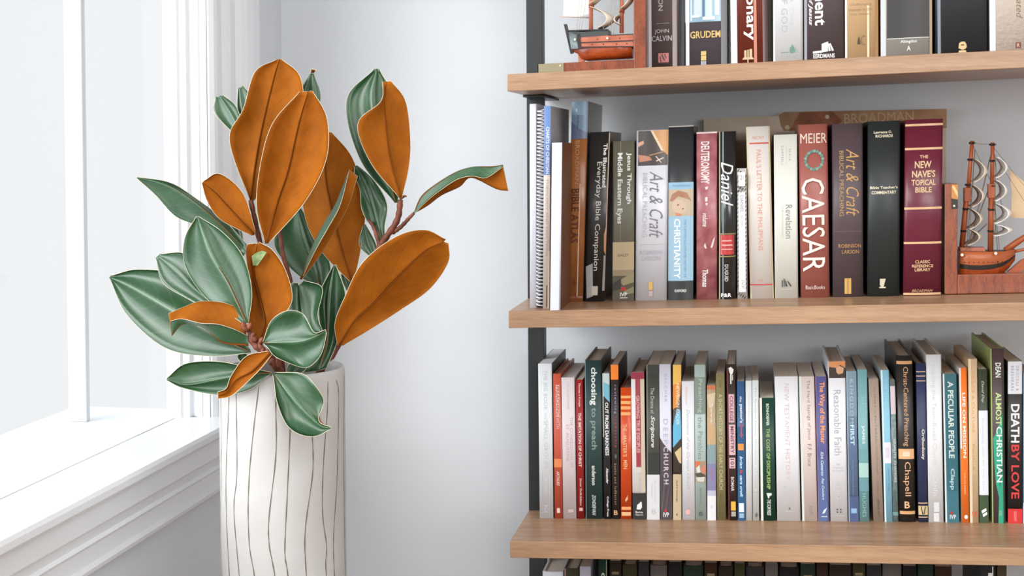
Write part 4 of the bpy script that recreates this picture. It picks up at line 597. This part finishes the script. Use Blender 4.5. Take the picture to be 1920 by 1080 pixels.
    for a, b in (((1092, -60), (1080, 72)), ((1098, -60), (1084, 72)), ((1107, -50), (1088, 68)), ((1156, -60), (1139, 70)), ((1160, -60), (1144, 68)), ((1109, 20), (1135, 58)), ((1165, -40), (1150, 66)), ((1165, -70), (1130, 58))):
        tube(bm, [A(*a), A(b[0], b[1], yc-.018)], .00045, 4)
    link('rigging', bm, ROPEL, root, off)
left_ship()
# ------------------------------------------------------------------ vase
VY = 1.60; VC = at(530.5, 800, VY); VR = (at(641, 800, VY).x-at(419, 800, VY).x)/2; VZT = at(530, 687, VY).z; VH = .36; VZ = VZT-VH
CERAM = mat((200, 200, 199), .6, c2=(191, 189, 186), nscale=12, bump=.25)
GROOVE = mat((112, 104, 90), .8)
vase = tag(empty('vase', (VC.x, VY, VZ)), 'tall white cylindrical ceramic vase with wavy incised dark vertical lines', 'vase')
def vr(z, a): return VR*(1+.006*math.sin(3*a+z*18)+.004*math.sin(5*a-z*31))
bm = bmesh.new(); prof = [(0, 0), (.93, 0), (.985, .006)]+[(1.0, .012+.33*i/24*.985) for i in range(25)]
prof = [(r, z) for r, z in prof]+[(1.0, VH-.010), (.992, VH-.004), (.975, VH-.0008), (.95, VH), (.925, VH-.001), (.905, VH-.005), (.895, VH-.012), (.89, .1), (.86, .03), (0, .02)]
NS = 72; rings = []
for r, z in prof:
    if r == 0: rings.append([bm.verts.new((0, 0, z))]); continue
    rings.append([bm.verts.new((r*vr(z, 2*math.pi*k/NS)*math.cos(2*math.pi*k/NS), r*vr(z, 2*math.pi*k/NS)*math.sin(2*math.pi*k/NS), z)) for k in range(NS)])
for a, b in zip(rings, rings[1:]):
    for k in range(NS):
        k2 = (k+1) % NS
        if len(a) == 1: bm.faces.new([a[0], b[k2], b[k]])
        elif len(b) == 1: bm.faces.new([a[k], a[k2], b[0]])
        else: bm.faces.new([a[k], a[k2], b[k2], b[k]])
# incised lines as narrow bands following the wall
def zoom5(p): return (380+p[0]/2.572, 660+p[1]/2.572)
LN = [[(150, 190), (132, 600), (145, 1080)], [(182, 180), (183, 560), (168, 750), (190, 1080)], [(285, 130), (262, 350), (240, 560), (230, 750), (235, 930), (257, 1080)], [(357, 140), (357, 270), (355, 500), (322, 800), (322, 930), (345, 1080)], [(425, 130), (418, 375), (405, 660), (390, 960), (402, 1080)], [(510, 120), (515, 410), (515, 590), (480, 870), (483, 1080)], [(590, 115), (585, 300), (563, 560), (558, 800), (575, 960), (570, 1060)], [(628, 100), (638, 240), (630, 600), (608, 900), (608, 1080)], [(665, 85), (665, 400), (660, 900), (662, 1080)], [(110, 200), (108, 600), (105, 800), (108, 1080)]]
def groove(pts, wd):
    prev = None
    for i, (a, z) in enumerate(pts):
        R_ = vr(z, a)*1.0+.00025; da = wd/R_/2*(1+.35*math.sin(i*1.7+a*5)); cur = [bm.verts.new((R_*math.cos(t), R_*math.sin(t), z)) for t in (a-da, a+da)]
        if prev: f = bm.faces.new([prev[0], cur[0], cur[1], prev[1]]); f.material_index = 1
        prev = cur
for L in LN:
    pts = []
    for p in L:
        px, py = zoom5(p); s = (px-530.5)/111.5; s = max(-.985, min(.985, s)); ang = -math.pi/2+math.asin(s)-math.radians(15.1)*0
        # the camera looks at the vase from its right: rotate to the line of sight
        ang += math.atan2(VC.x, VY)*-1
        z = at(px, py, VY-math.cos(math.asin(s))*VR).z-VZ; pts.append(Vector((ang, z, 0)))
    pts[0].y = min(pts[0].y, VH-.012)
    e = pts[-1]; pts.append(Vector((e.x+.06, e.y*.5, 0))); pts.append(Vector((e.x-.04, .03, 0)))
    groove([(v.x, v.y) for v in spline(pts, 40)], .0012)
for k in range(12):
    a0 = math.radians(22+k*15); groove([(v.x, v.y) for v in spline([Vector((a0, VH-.014, 0)), Vector((a0+.05*math.sin(k), VH*.7, 0)), Vector((a0-.06*math.cos(k*2), VH*.4, 0)), Vector((a0+.03, .03, 0))], 30)], .0014)
o = link('vase_body', bm, [CERAM, GROOVE], vase, None); 
for p in o.data.polygons: p.use_smooth = True
# small side table under the vase
tab = tag(empty('side_table', (VC.x, VY, 0)), 'small round white side table holding the striped vase', 'table')
bm = bmesh.new()
rings = []
for r, z in ((0, VZ-.03), (.125, VZ-.03), (.13, VZ-.026), (.13, VZ-.005), (.126, VZ-.0005), (0, VZ-.0005)):
    rings.append([bm.verts.new((max(r, .0001)*math.cos(2*math.pi*k/48), max(r, .0001)*math.sin(2*math.pi*k/48), z)) for k in range(48)])
for a, b in zip(rings, rings[1:]):
    for k in range(48): bm.faces.new([a[k], a[(k+1) % 48], b[(k+1) % 48], b[k]])
link('tabletop', bm, WHITE_PAINT, tab)
for k in range(3):
    a = math.radians(90+120*k); bm = bmesh.new(); tube(bm, [(.07*math.cos(a), .07*math.sin(a), VZ-.03), (.12*math.cos(a), .12*math.sin(a), 0)], [.014, .009], 12); link('leg', bm, OAK, tab)
# ------------------------------------------------------------------ magnolia leaves
def leaf_mat(kind):
    m = bpy.data.materials.new('leaf_'+kind); m.use_nodes = True; nt = m.node_tree; b = nt.nodes['Principled BSDF']; L = nt.links.new
    uv = nt.nodes.new('ShaderNodeUVMap'); sep = nt.nodes.new('ShaderNodeSeparateXYZ'); L(uv.outputs[0], sep.inputs[0])
    def mth(op, a, b_=None, c=None):
        n = nt.nodes.new('ShaderNodeMath'); n.operation = op
        for i, v in enumerate((a, b_, c)):
            if v is None: continue
            if isinstance(v, (int, float)): n.inputs[i].default_value = v
            else: L(v, n.inputs[i])
        return n.outputs[0]
    ac = mth('ABSOLUTE', sep.outputs[0])            # 0 at the midrib, 1 at the margin
    nz = nt.nodes.new('ShaderNodeTexNoise'); nz.inputs['Scale'].default_value = 38; nz.inputs['Detail'].default_value = 5
    tc = nt.nodes.new('ShaderNodeTexCoord'); L(tc.outputs['Object'], nz.inputs['Vector'])
    ph = mth('MULTIPLY_ADD', sep.outputs[1], 11.0, mth('MULTIPLY', mth('POWER', ac, 1.2), -2.6))
    ph = mth('ADD', ph, mth('MULTIPLY', nz.outputs['Fac'], .45))
    fr_ = mth('ABSOLUTE', mth('SUBTRACT', mth('FRACT', ph), .5))
    vein = mth('SUBTRACT', 1.0, mth('MINIMUM', mth('MULTIPLY', fr_, 11.0), 1.0))         # thin side veins
    mid = mth('SUBTRACT', 1.0, mth('MINIMUM', mth('MULTIPLY', ac, 26.0), 1.0))            # midrib
    hgt = mth('ADD', mth('MULTIPLY', vein, -.18 if kind == 'top' else .22), mth('ADD', mth('MULTIPLY', mid, -.9 if kind == 'top' else 1.2), mth('MULTIPLY', nz.outputs['Fac'], .3)))
    bp = nt.nodes.new('ShaderNodeBump'); bp.inputs['Strength'].default_value = .28 if kind == 'top' else .5; bp.inputs['Distance'].default_value = .0011; L(hgt, bp.inputs['Height']); L(bp.outputs[0], b.inputs['Normal'])
    c1, c2, cv = {'top': ((34, 72, 42), (50, 90, 54), (112, 144, 108)), 'under': ((168, 96, 22), (134, 72, 12), (100, 50, 10))}[kind]
    m1 = nt.nodes.new('ShaderNodeMix'); m1.data_type = 'RGBA'; m1.inputs[6].default_value = lin(c1); m1.inputs[7].default_value = lin(c2)
    rp = nt.nodes.new('ShaderNodeValToRGB'); rp.color_ramp.elements[0].position = .25; rp.color_ramp.elements[1].position = .8; L(nz.outputs['Fac'], rp.inputs[0]); L(rp.outputs[0], m1.inputs[0])
    m2 = nt.nodes.new('ShaderNodeMix'); m2.data_type = 'RGBA'; m2.inputs[7].default_value = lin(cv); L(m1.outputs[2], m2.inputs[6])
    L(mth('MINIMUM', mth('ADD', mth('MULTIPLY', mid, .75), mth('MULTIPLY', vein, .12)), 1.0), m2.inputs[0])
    L(m2.outputs[2], b.inputs['Base Color'])
    b.inputs['Roughness'].default_value = .36 if kind == 'top' else .62
    b.inputs['Specular IOR Level'].default_value = .55 if kind == 'top' else .1
    if kind == 'top': b.inputs['Coat Weight'].default_value = .35; b.inputs['Coat Roughness'].default_value = .3
    return m
LT, LU = leaf_mat('top'), leaf_mat('under'); LE = mat((212, 206, 178), .5); STEM = mat((128, 70, 46), .55, c2=(96, 48, 34), nscale=90, bump=.4); BUD = mat((150, 84, 56), .6, c2=(104, 52, 36), nscale=120)
def leaf(parent, face, M_, L_, R_, Yb, Yt, dl=0, dr=0, cup=.004, wave=0, dm=None, tip=None, n=30):
    """M_/L_/R_: midrib, left and right margins base->tip as photo points; Yb,Yt depth at base and tip;
    dl, dr: depth of the margins relative to the midrib (one value or a list), cup: bulge of each half away from the eye"""
    def lst(v, k): return list(v) if isinstance(v, (list, tuple)) else [v]*k
    def world(pts, d):
        out = []; k = len(pts)
        for i, (x, y) in enumerate(pts):
            t = i/(k-1); Y = VY+Yb+(Yt-Yb)*t+d[i]; out.append(at(x, y, Y))
        return out
    dm_ = lst(dm if dm is not None else 0, len(M_)); Mw = spline(world(M_, dm_), n)
    def edge(pts, d):
        return spline(world(pts, lst(d, len(pts))), n)
    Lw, Rw = edge(L_, dl), edge(R_, dr)
    m = 7; th = .00035; grid = []; uvs = []
    for i in range(n+1):
        t = i/n; row = []; uu = []
        e = math.sin(math.pi*min(1, max(0, t)))**.5 if 0 < t < 1 else 0
        for j in range(-m, m+1):
            s = abs(j)/m; E = Lw[i] if j < 0 else Rw[i]
            p = Mw[i].lerp(E, s); p += Vector((0, 1, 0))*cup*4*s*(1-s)*e
            if wave: p += Vector((0, 1, 0))*wave*math.sin(t*13+(2 if j > 0 else 0))*s*s*e
            row.append(p); uu.append((j/m, t))
        grid.append(row); uvs.append(uu)
    K = 2*m+1; nor = [[None]*K for _ in range(n+1)]
    for i in range(n+1):
        for j in range(K):
            a = grid[min(i+1, n)][j]-grid[max(i-1, 0)][j]; b = grid[i][min(j+1, K-1)]-grid[i][max(j-1, 0)]
            if b.length < 1e-6: b = grid[max(1, min(n-1, i))][min(j+1, K-1)]-grid[max(1, min(n-1, i))][max(j-1, 0)]
            c = b.cross(a); nor[i][j] = c.normalized() if c.length > 1e-12 else Vector((0, -1, 0))
    bm = bmesh.new(); ul = bm.loops.layers.uv.new('UVMap')
    FA = [[bm.verts.new(grid[i][j]-nor[i][j]*th) for j in range(K)] for i in range(n+1)]
    FB = [[bm.verts.new(grid[i][j]+nor[i][j]*th) for j in range(K)] for i in range(n+1)]
    ia, ib = (0, 1)      # index 0: the side turned to the room
    for i in range(n):
        for j in range(K-1):
            for V, flip, mi_ in ((FA, False, ib), (FB, True, ia)):
                q = [(i, j), (i, j+1), (i+1, j+1), (i+1, j)]
                if flip: q = q[::-1]
                try: f = bm.faces.new([V[a][b] for a, b in q])
                except ValueError: continue
                f.material_index = mi_; f.smooth = True
                for lp, (a, b) in zip(f.loops, q): lp[ul].uv = uvs[a][b]
    def rim(seq):
        # pale rounded margin, slightly proud of both faces
        for (a, b) in zip(seq, seq[1:]):
            try: f = bm.faces.new([FA[a[0]][a[1]], FA[b[0]][b[1]], FB[b[0]][b[1]], FB[a[0]][a[1]]]); f.material_index = 2
            except ValueError: pass
    rim([(i, 0) for i in range(n+1)]); rim([(i, K-1) for i in range(n+1)]); rim([(n, j) for j in range(K)]); rim([(0, j) for j in range(K)])
    tube(bm, [grid[i][0] for i in range(n+1)], .00036, 5, 2); tube(bm, [grid[i][K-1] for i in range(n+1)], .00036, 5, 2)
    # petiole-to-tip midrib ridge on the underside
    under_is_a = (face == 'under'); sg = 1 if under_is_a else -1
    tube(bm, [grid[i][m]+nor[i][m]*sg*(th*.6+(.0010*(1-i/n)+.0003)*.75) for i in range(n+1)], [.0010*(1-i/n)+.0003 for i in range(n+1)], 6, 0 if under_is_a else 1)
    mats = [LU, LT, LE] if face == 'under' else [LT, LU, LE]
    off = -parent.location
    return link('leaf', bm, mats, parent, off)
def br(name_label): 
    o = empty('magnolia_branch', (VC.x, VY, VZ+.04)); tag(o, name_label, 'branch'); return o
BT = br('tall upright magnolia branch with large rust-brown leaf backs in the vase centre')
BRt = br('right-hand magnolia branch with forked reddish stem and drooping curled leaf')
BLo = br('low front magnolia branch with glossy green leaves spreading left over the vase rim')
def stem(parent, pts, rad, name='stem', m=None, seg=10):
    P_ = spline([at(x, y, VY+d) for x, y, d in pts], 8*(len(pts)-1)); n = len(P_)
    r0, r1 = rad; rr = [(r0+(r1-r0)*i/(n-1))*(1+.12*math.sin(i*1.9)) for i in range(n)]
    bm = bmesh.new(); tube(bm, P_, rr, seg); return link(name, bm, m or STEM, parent, -parent.location)
Vb = (VC.x, VY, VZ+.05)
# stems
stem(BT, [(536, 830, .02), (525, 640, .02), (500, 510, .00), (484, 440, -.01), (470, 375, -.015)], (.0042, .0030))
stem(BT, [(545, 830, .025), (548, 640, .03), (545, 535, .02), (531, 480, .015), (524, 430, .015)], (.0036, .0026))
stem(BT, [(540, 830, .03), (560, 660, .05), (600, 560, .075), (640, 480, .08), (661, 430, .08)], (.0036, .0024))
stem(BRt, [(585, 860, .0), (600, 700, .0), (628, 655, .0), (668, 560, .03), (708, 472, .02), (722, 448, .015), (745, 412, .01), (751, 375, .008)], (.0058, .0034))
stem(BRt, [(712, 462, .02), (700, 425, .03), (688, 410, .035)], (.0026, .002), 'twig')
stem(BRt, [(736, 436, .015), (752, 425, .01), (768, 408, .0), (776, 400, -.002)], (.0030, .0018), 'twig')
stem(BRt, [(751, 372, .008), (758, 368, .004), (762, 368, .0)], (.002, .0008), 'bud', BUD)
stem(BLo, [(535, 850, .0), (530, 730, -.015), (520, 690, -.055), (500, 665, -.065), (478, 645, -.07), (458, 612, -.07)], (.0060, .0042))
bm = bmesh.new()
for k in range(14):
    t = k/13; c = at(458+62*t+4*math.sin(k*2.1), 612+78*t+4*math.cos(k*1.7), VY-.075); d = Vector((math.sin(k*2.4)*.006, -.004, .007+.002*math.cos(k)))
    tube(bm, [c, c+d*.6, c+d], [.0028, .0034, .0006], 6)
link('bud_scales', bm, BUD, BLo, -BLo.location)
# --- leaves: tall branch
leaf(BT, 'under', [(470, 375), (477, 320), (487, 260), (500, 200), (515, 140), (524, 111)], [(468, 372), (440, 302), (431, 250), (456, 205), (478, 135), (520, 111)], [(474, 378), (520, 330), (548, 270), (568, 200), (562, 142), (528, 111)], -.005, .02, dl=[0, -.004, -.014, -.020, -.010, 0], dr=[0, -.006, -.006, -.004, .0, 0], cup=.009)
leaf(BT, 'under', [(500, 456), (520, 380), (540, 320), (560, 232), (578, 171)], [(497, 457), (481, 385), (490, 300), (512, 230), (562, 172)], [(503, 457), (572, 378), (612, 298), (613, 222), (586, 170)], -.04, -.035, dl=[0, -.012, -.020, -.014, 0], dr=[0, -.008, -.012, -.004, 0], cup=.012)
leaf(BT, 'under', [(477, 440), (432, 392), (404, 362), (380, 342)], [(472, 442), (414, 412), (389, 378), (378, 342)], [(479, 432), (455, 362), (412, 326), (382, 339)], -.02, -.03, cup=.004)
leaf(BT, 'top', [(462, 470), (400, 408), (340, 362), (300, 343), (256, 333)], [(460, 476), (382, 428), (330, 406), (292, 366), (256, 334)], [(464, 460), (420, 412), (362, 368), (318, 342), (258, 332)], .02, .01, dr=[0, .01, .012, .008, 0], cup=.004)
leaf(BT, 'top', [(455, 480), (430, 430), (388, 398)], [(450, 482), (400, 440), (386, 400)], [(460, 476), (444, 408), (390, 395)], .04, .05, cup=.004)
leaf(BT, 'top', [(455, 262), (438, 222), (412, 180)], [(450, 262), (404, 214), (404, 182)], [(460, 258), (444, 202), (418, 178)], .03, .04, cup=.003)
leaf(BT, 'top', [(462, 250), (452, 205), (448, 165)], [(460, 250), (446, 205), (446, 166)], [(470, 245), (474, 190), (456, 160)], .035, .045, cup=.003)
leaf(BT, 'top', [(560, 262), (575, 190), (585, 138)], [(556, 262), (554, 190), (582, 138)], [(566, 262), (600, 190), (588, 138)], .03, .03, cup=-.004)
leaf(BT, 'under', [(585, 134), (588, 131), (592, 132)], [(583, 137), (584, 130), (590, 130)], [(588, 138), (591, 134), (594, 132)], .03, .02, cup=.001)
leaf(BT, 'under', [(661, 533), (645, 482), (628, 416), (610, 327), (617, 248)], [(660, 532), (604, 472), (572, 405), (566, 300), (612, 250)], [(663, 532), (677, 462), (684, 385), (662, 300), (622, 248)], .035, .03, dl=[0, .006, .014, .010, 0], dr=[0, .014, .030, .020, 0], cup=.003)
leaf(BT, 'under', [(564, 523), (583, 468), (605, 423), (629, 382), (654, 318)], [(565, 524), (591, 470), (616, 426), (638, 384), (655, 318)], [(566, 524), (606, 470), (632, 426), (655, 380), (670, 330)], .0, -.005, dl=[0, -.008, -.010, -.008, 0], dr=[0, .008, .010, .008, 0], cup=.0)
leaf(BT, 'top', [(602, 545), (585, 490), (568, 440), (556, 388)], [(598, 545), (542, 500), (514, 450), (548, 390)], [(606, 545), (620, 505), (600, 450), (562, 386)], .06, .06, cup=.006)
leaf(BT, 'top', [(661, 552), (652, 520), (650, 498)], [(655, 556), (640, 520), (646, 498)], [(664, 552), (664, 530), (654, 500)], .045, .05, cup=.002)
# --- right branch
leaf(BRt, 'top', [(742, 380), (716, 290), (697, 190), (706, 129)], [(740, 380), (676, 300), (649, 190), (702, 129)], [(746, 380), (752, 300), (740, 190), (711, 129)], .02, .055, dl=[0, .006, .004, 0], cup=.010)
leaf(BRt, 'under', [(751, 371), (736, 315), (727, 262), (721, 200), (724, 153)], [(749, 371), (695, 305), (671, 232), (714, 190), (718, 153)], [(754, 370), (766, 315), (769, 262), (760, 190), (733, 152)], .0, .008, dl=[0, -.014, -.022, -.014, 0], dr=[0, .012, .020, .012, 0], cup=.003)
leaf(BRt, 'top', [(776, 399), (790, 368), (819, 344), (856, 322), (888, 313), (922, 312), (943, 309)], [(776, 400), (801, 386), (828, 366), (862, 350), (884, 333), (930, 354), (953, 358)], [(777, 401), (799, 378), (824, 358), (858, 336), (886, 330), (912, 333), (944, 312)], -.002, -.03, dl=[0, .014, .02, .02, .016, .012, .006], dr=[0, -.004, -.006, -.008, -.008, -.006, 0], cup=0)
leaf(BRt, 'top', [(716, 452), (706, 410), (688, 350), (666, 311)], [(712, 452), (684, 402), (670, 345), (664, 312)], [(720, 450), (724, 408), (716, 356), (670, 310)], .03, .04, cup=.004, wave=.006)
leaf(BRt, 'top', [(702, 482), (690, 455), (682, 422)], [(697, 484), (674, 460), (680, 424)], [(708, 480), (704, 455), (685, 420)], .045, .05, cup=.002)
leaf(BRt, 'under', [(637, 647), (665, 600), (702, 567), (739, 526), (795, 472), (832, 453)], [(633, 648), (628, 606), (646, 558), (680, 492), (742, 444), (796, 431), (836, 449)], [(643, 648), (690, 620), (752, 580), (806, 541), (840, 492), (841, 456)], -.02, .0, dl=[0, -.010, -.022, -.030, -.022, -.010, 0], dr=[0, .010, .028, .036, .020, 0], cup=.004)
# --- low branch
leaf(BLo, 'top', [(462, 606), (428, 532), (397, 481), (380, 436), (370, 406)], [(458, 608), (388, 560), (348, 500), (346, 448), (368, 406)], [(466, 604), (472, 545), (456, 482), (418, 436), (373, 406)], -.07, -.05, cup=.007, dl=[0, .012, .014, .006, 0])
leaf(BLo, 'top', [(440, 600), (372, 548), (330, 508), (296, 480)], [(436, 604), (352, 560), (306, 530), (292, 484)], [(444, 596), (392, 540), (350, 478), (300, 476)], -.045, -.02, cup=.004)
leaf(BLo, 'top', [(468, 660), (400, 628), (320, 581), (246, 538), (205, 520)], [(466, 662), (395, 668), (310, 652), (238, 590), (206, 523)], [(470, 656), (420, 590), (346, 520), (262, 505), (207, 517)], -.06, .0, cup=.010, dr=[0, .008, .016, .008, 0])
leaf(BLo, 'top', [(466, 647), (434, 646), (412, 640), (382, 615), (344, 608), (322, 630)], [(462, 618), (460, 590), (428, 570), (378, 565), (342, 577), (316, 588)], [(464, 630), (440, 618), (408, 608), (376, 606), (342, 598), (320, 602)], -.075, -.085, dl=[0, .014, .018, .016, .012, .004], dr=[0, -.006, -.010, -.010, -.006, -.002], cup=.0)
leaf(BLo, 'top', [(508, 700), (460, 702), (405, 712), (350, 722), (313, 711)], [(507, 702), (464, 732), (408, 740), (344, 728), (312, 713)], [(509, 698), (470, 690), (410, 678), (348, 682), (313, 709)], -.08, -.09, cup=.005)
leaf(BLo, 'under', [(507, 661), (474, 695), (444, 712), (424, 736), (409, 741)], [(509, 666), (490, 690), (464, 716), (434, 742), (408, 748)], [(504, 658), (462, 668), (434, 704), (424, 728), (408, 735)], -.095, -.11, cup=.004, dl=[0, -.004, -.004, 0, 0])
leaf(BLo, 'under', [(486, 648), (497, 607), (490, 568), (476, 512), (482, 457)], [(484, 648), (466, 606), (472, 556), (464, 500), (462, 462), (478, 456)], [(489, 649), (528, 596), (548, 560), (536, 508), (512, 470), (486, 454)], -.06, -.04, cup=.008, dl=[0, .012, .012, .010, .004, 0])
bm = bmesh.new(); bm.faces.new([bm.verts.new(at(x, y, VY-.0475)) for x, y in ((472, 480), (480, 474), (492, 470), (500, 473), (494, 482), (490, 488), (483, 498), (474, 498))]); link('leaf_scar', bm, mat((112, 138, 84), .7, c2=(150, 170, 120), nscale=160), BLo, -BLo.location)
leaf(BLo, 'top', [(494, 643), (530, 642), (568, 639), (611, 621)], [(493, 641), (506, 604), (540, 582), (566, 590), (590, 622), (611, 618)], [(496, 646), (522, 670), (566, 690), (598, 672), (612, 625)], -.085, -.10, cup=.007, wave=.005)
leaf(BLo, 'top', [(575, 625), (566, 585), (560, 535)], [(560, 625), (545, 580), (545, 535), (558, 530)], [(606, 625), (596, 590), (604, 540), (570, 526)], -.045, -.03, cup=.006)
leaf(BLo, 'top', [(598, 695), (612, 640), (615, 560), (626, 497)], [(570, 698), (600, 640), (597, 560), (624, 498)], [(612, 690), (632, 640), (648, 560), (630, 496)], -.02, .0, cup=.009)
leaf(BLo, 'top', [(513, 700), (536, 732), (565, 765), (600, 797), (621, 803)], [(516, 698), (574, 704), (605, 745), (598, 786), (622, 802)], [(511, 702), (522, 756), (538, 800), (586, 818), (620, 805)], -.095, -.11, cup=.006, wave=.004, dr=[0, -.004, -.008, -.004, 0])
leaf(BLo, 'top', [(545, 705), (555, 688), (568, 676)], [(540, 706), (540, 686), (560, 674)], [(555, 706), (575, 690), (572, 676)], -.04, -.03, cup=.003)
leaf(BLo, 'top', [(470, 690), (458, 672), (450, 660)], [(466, 690), (447, 674), (448, 661)], [(474, 688), (466, 668), (454, 659)], -.055, -.04, cup=.002)
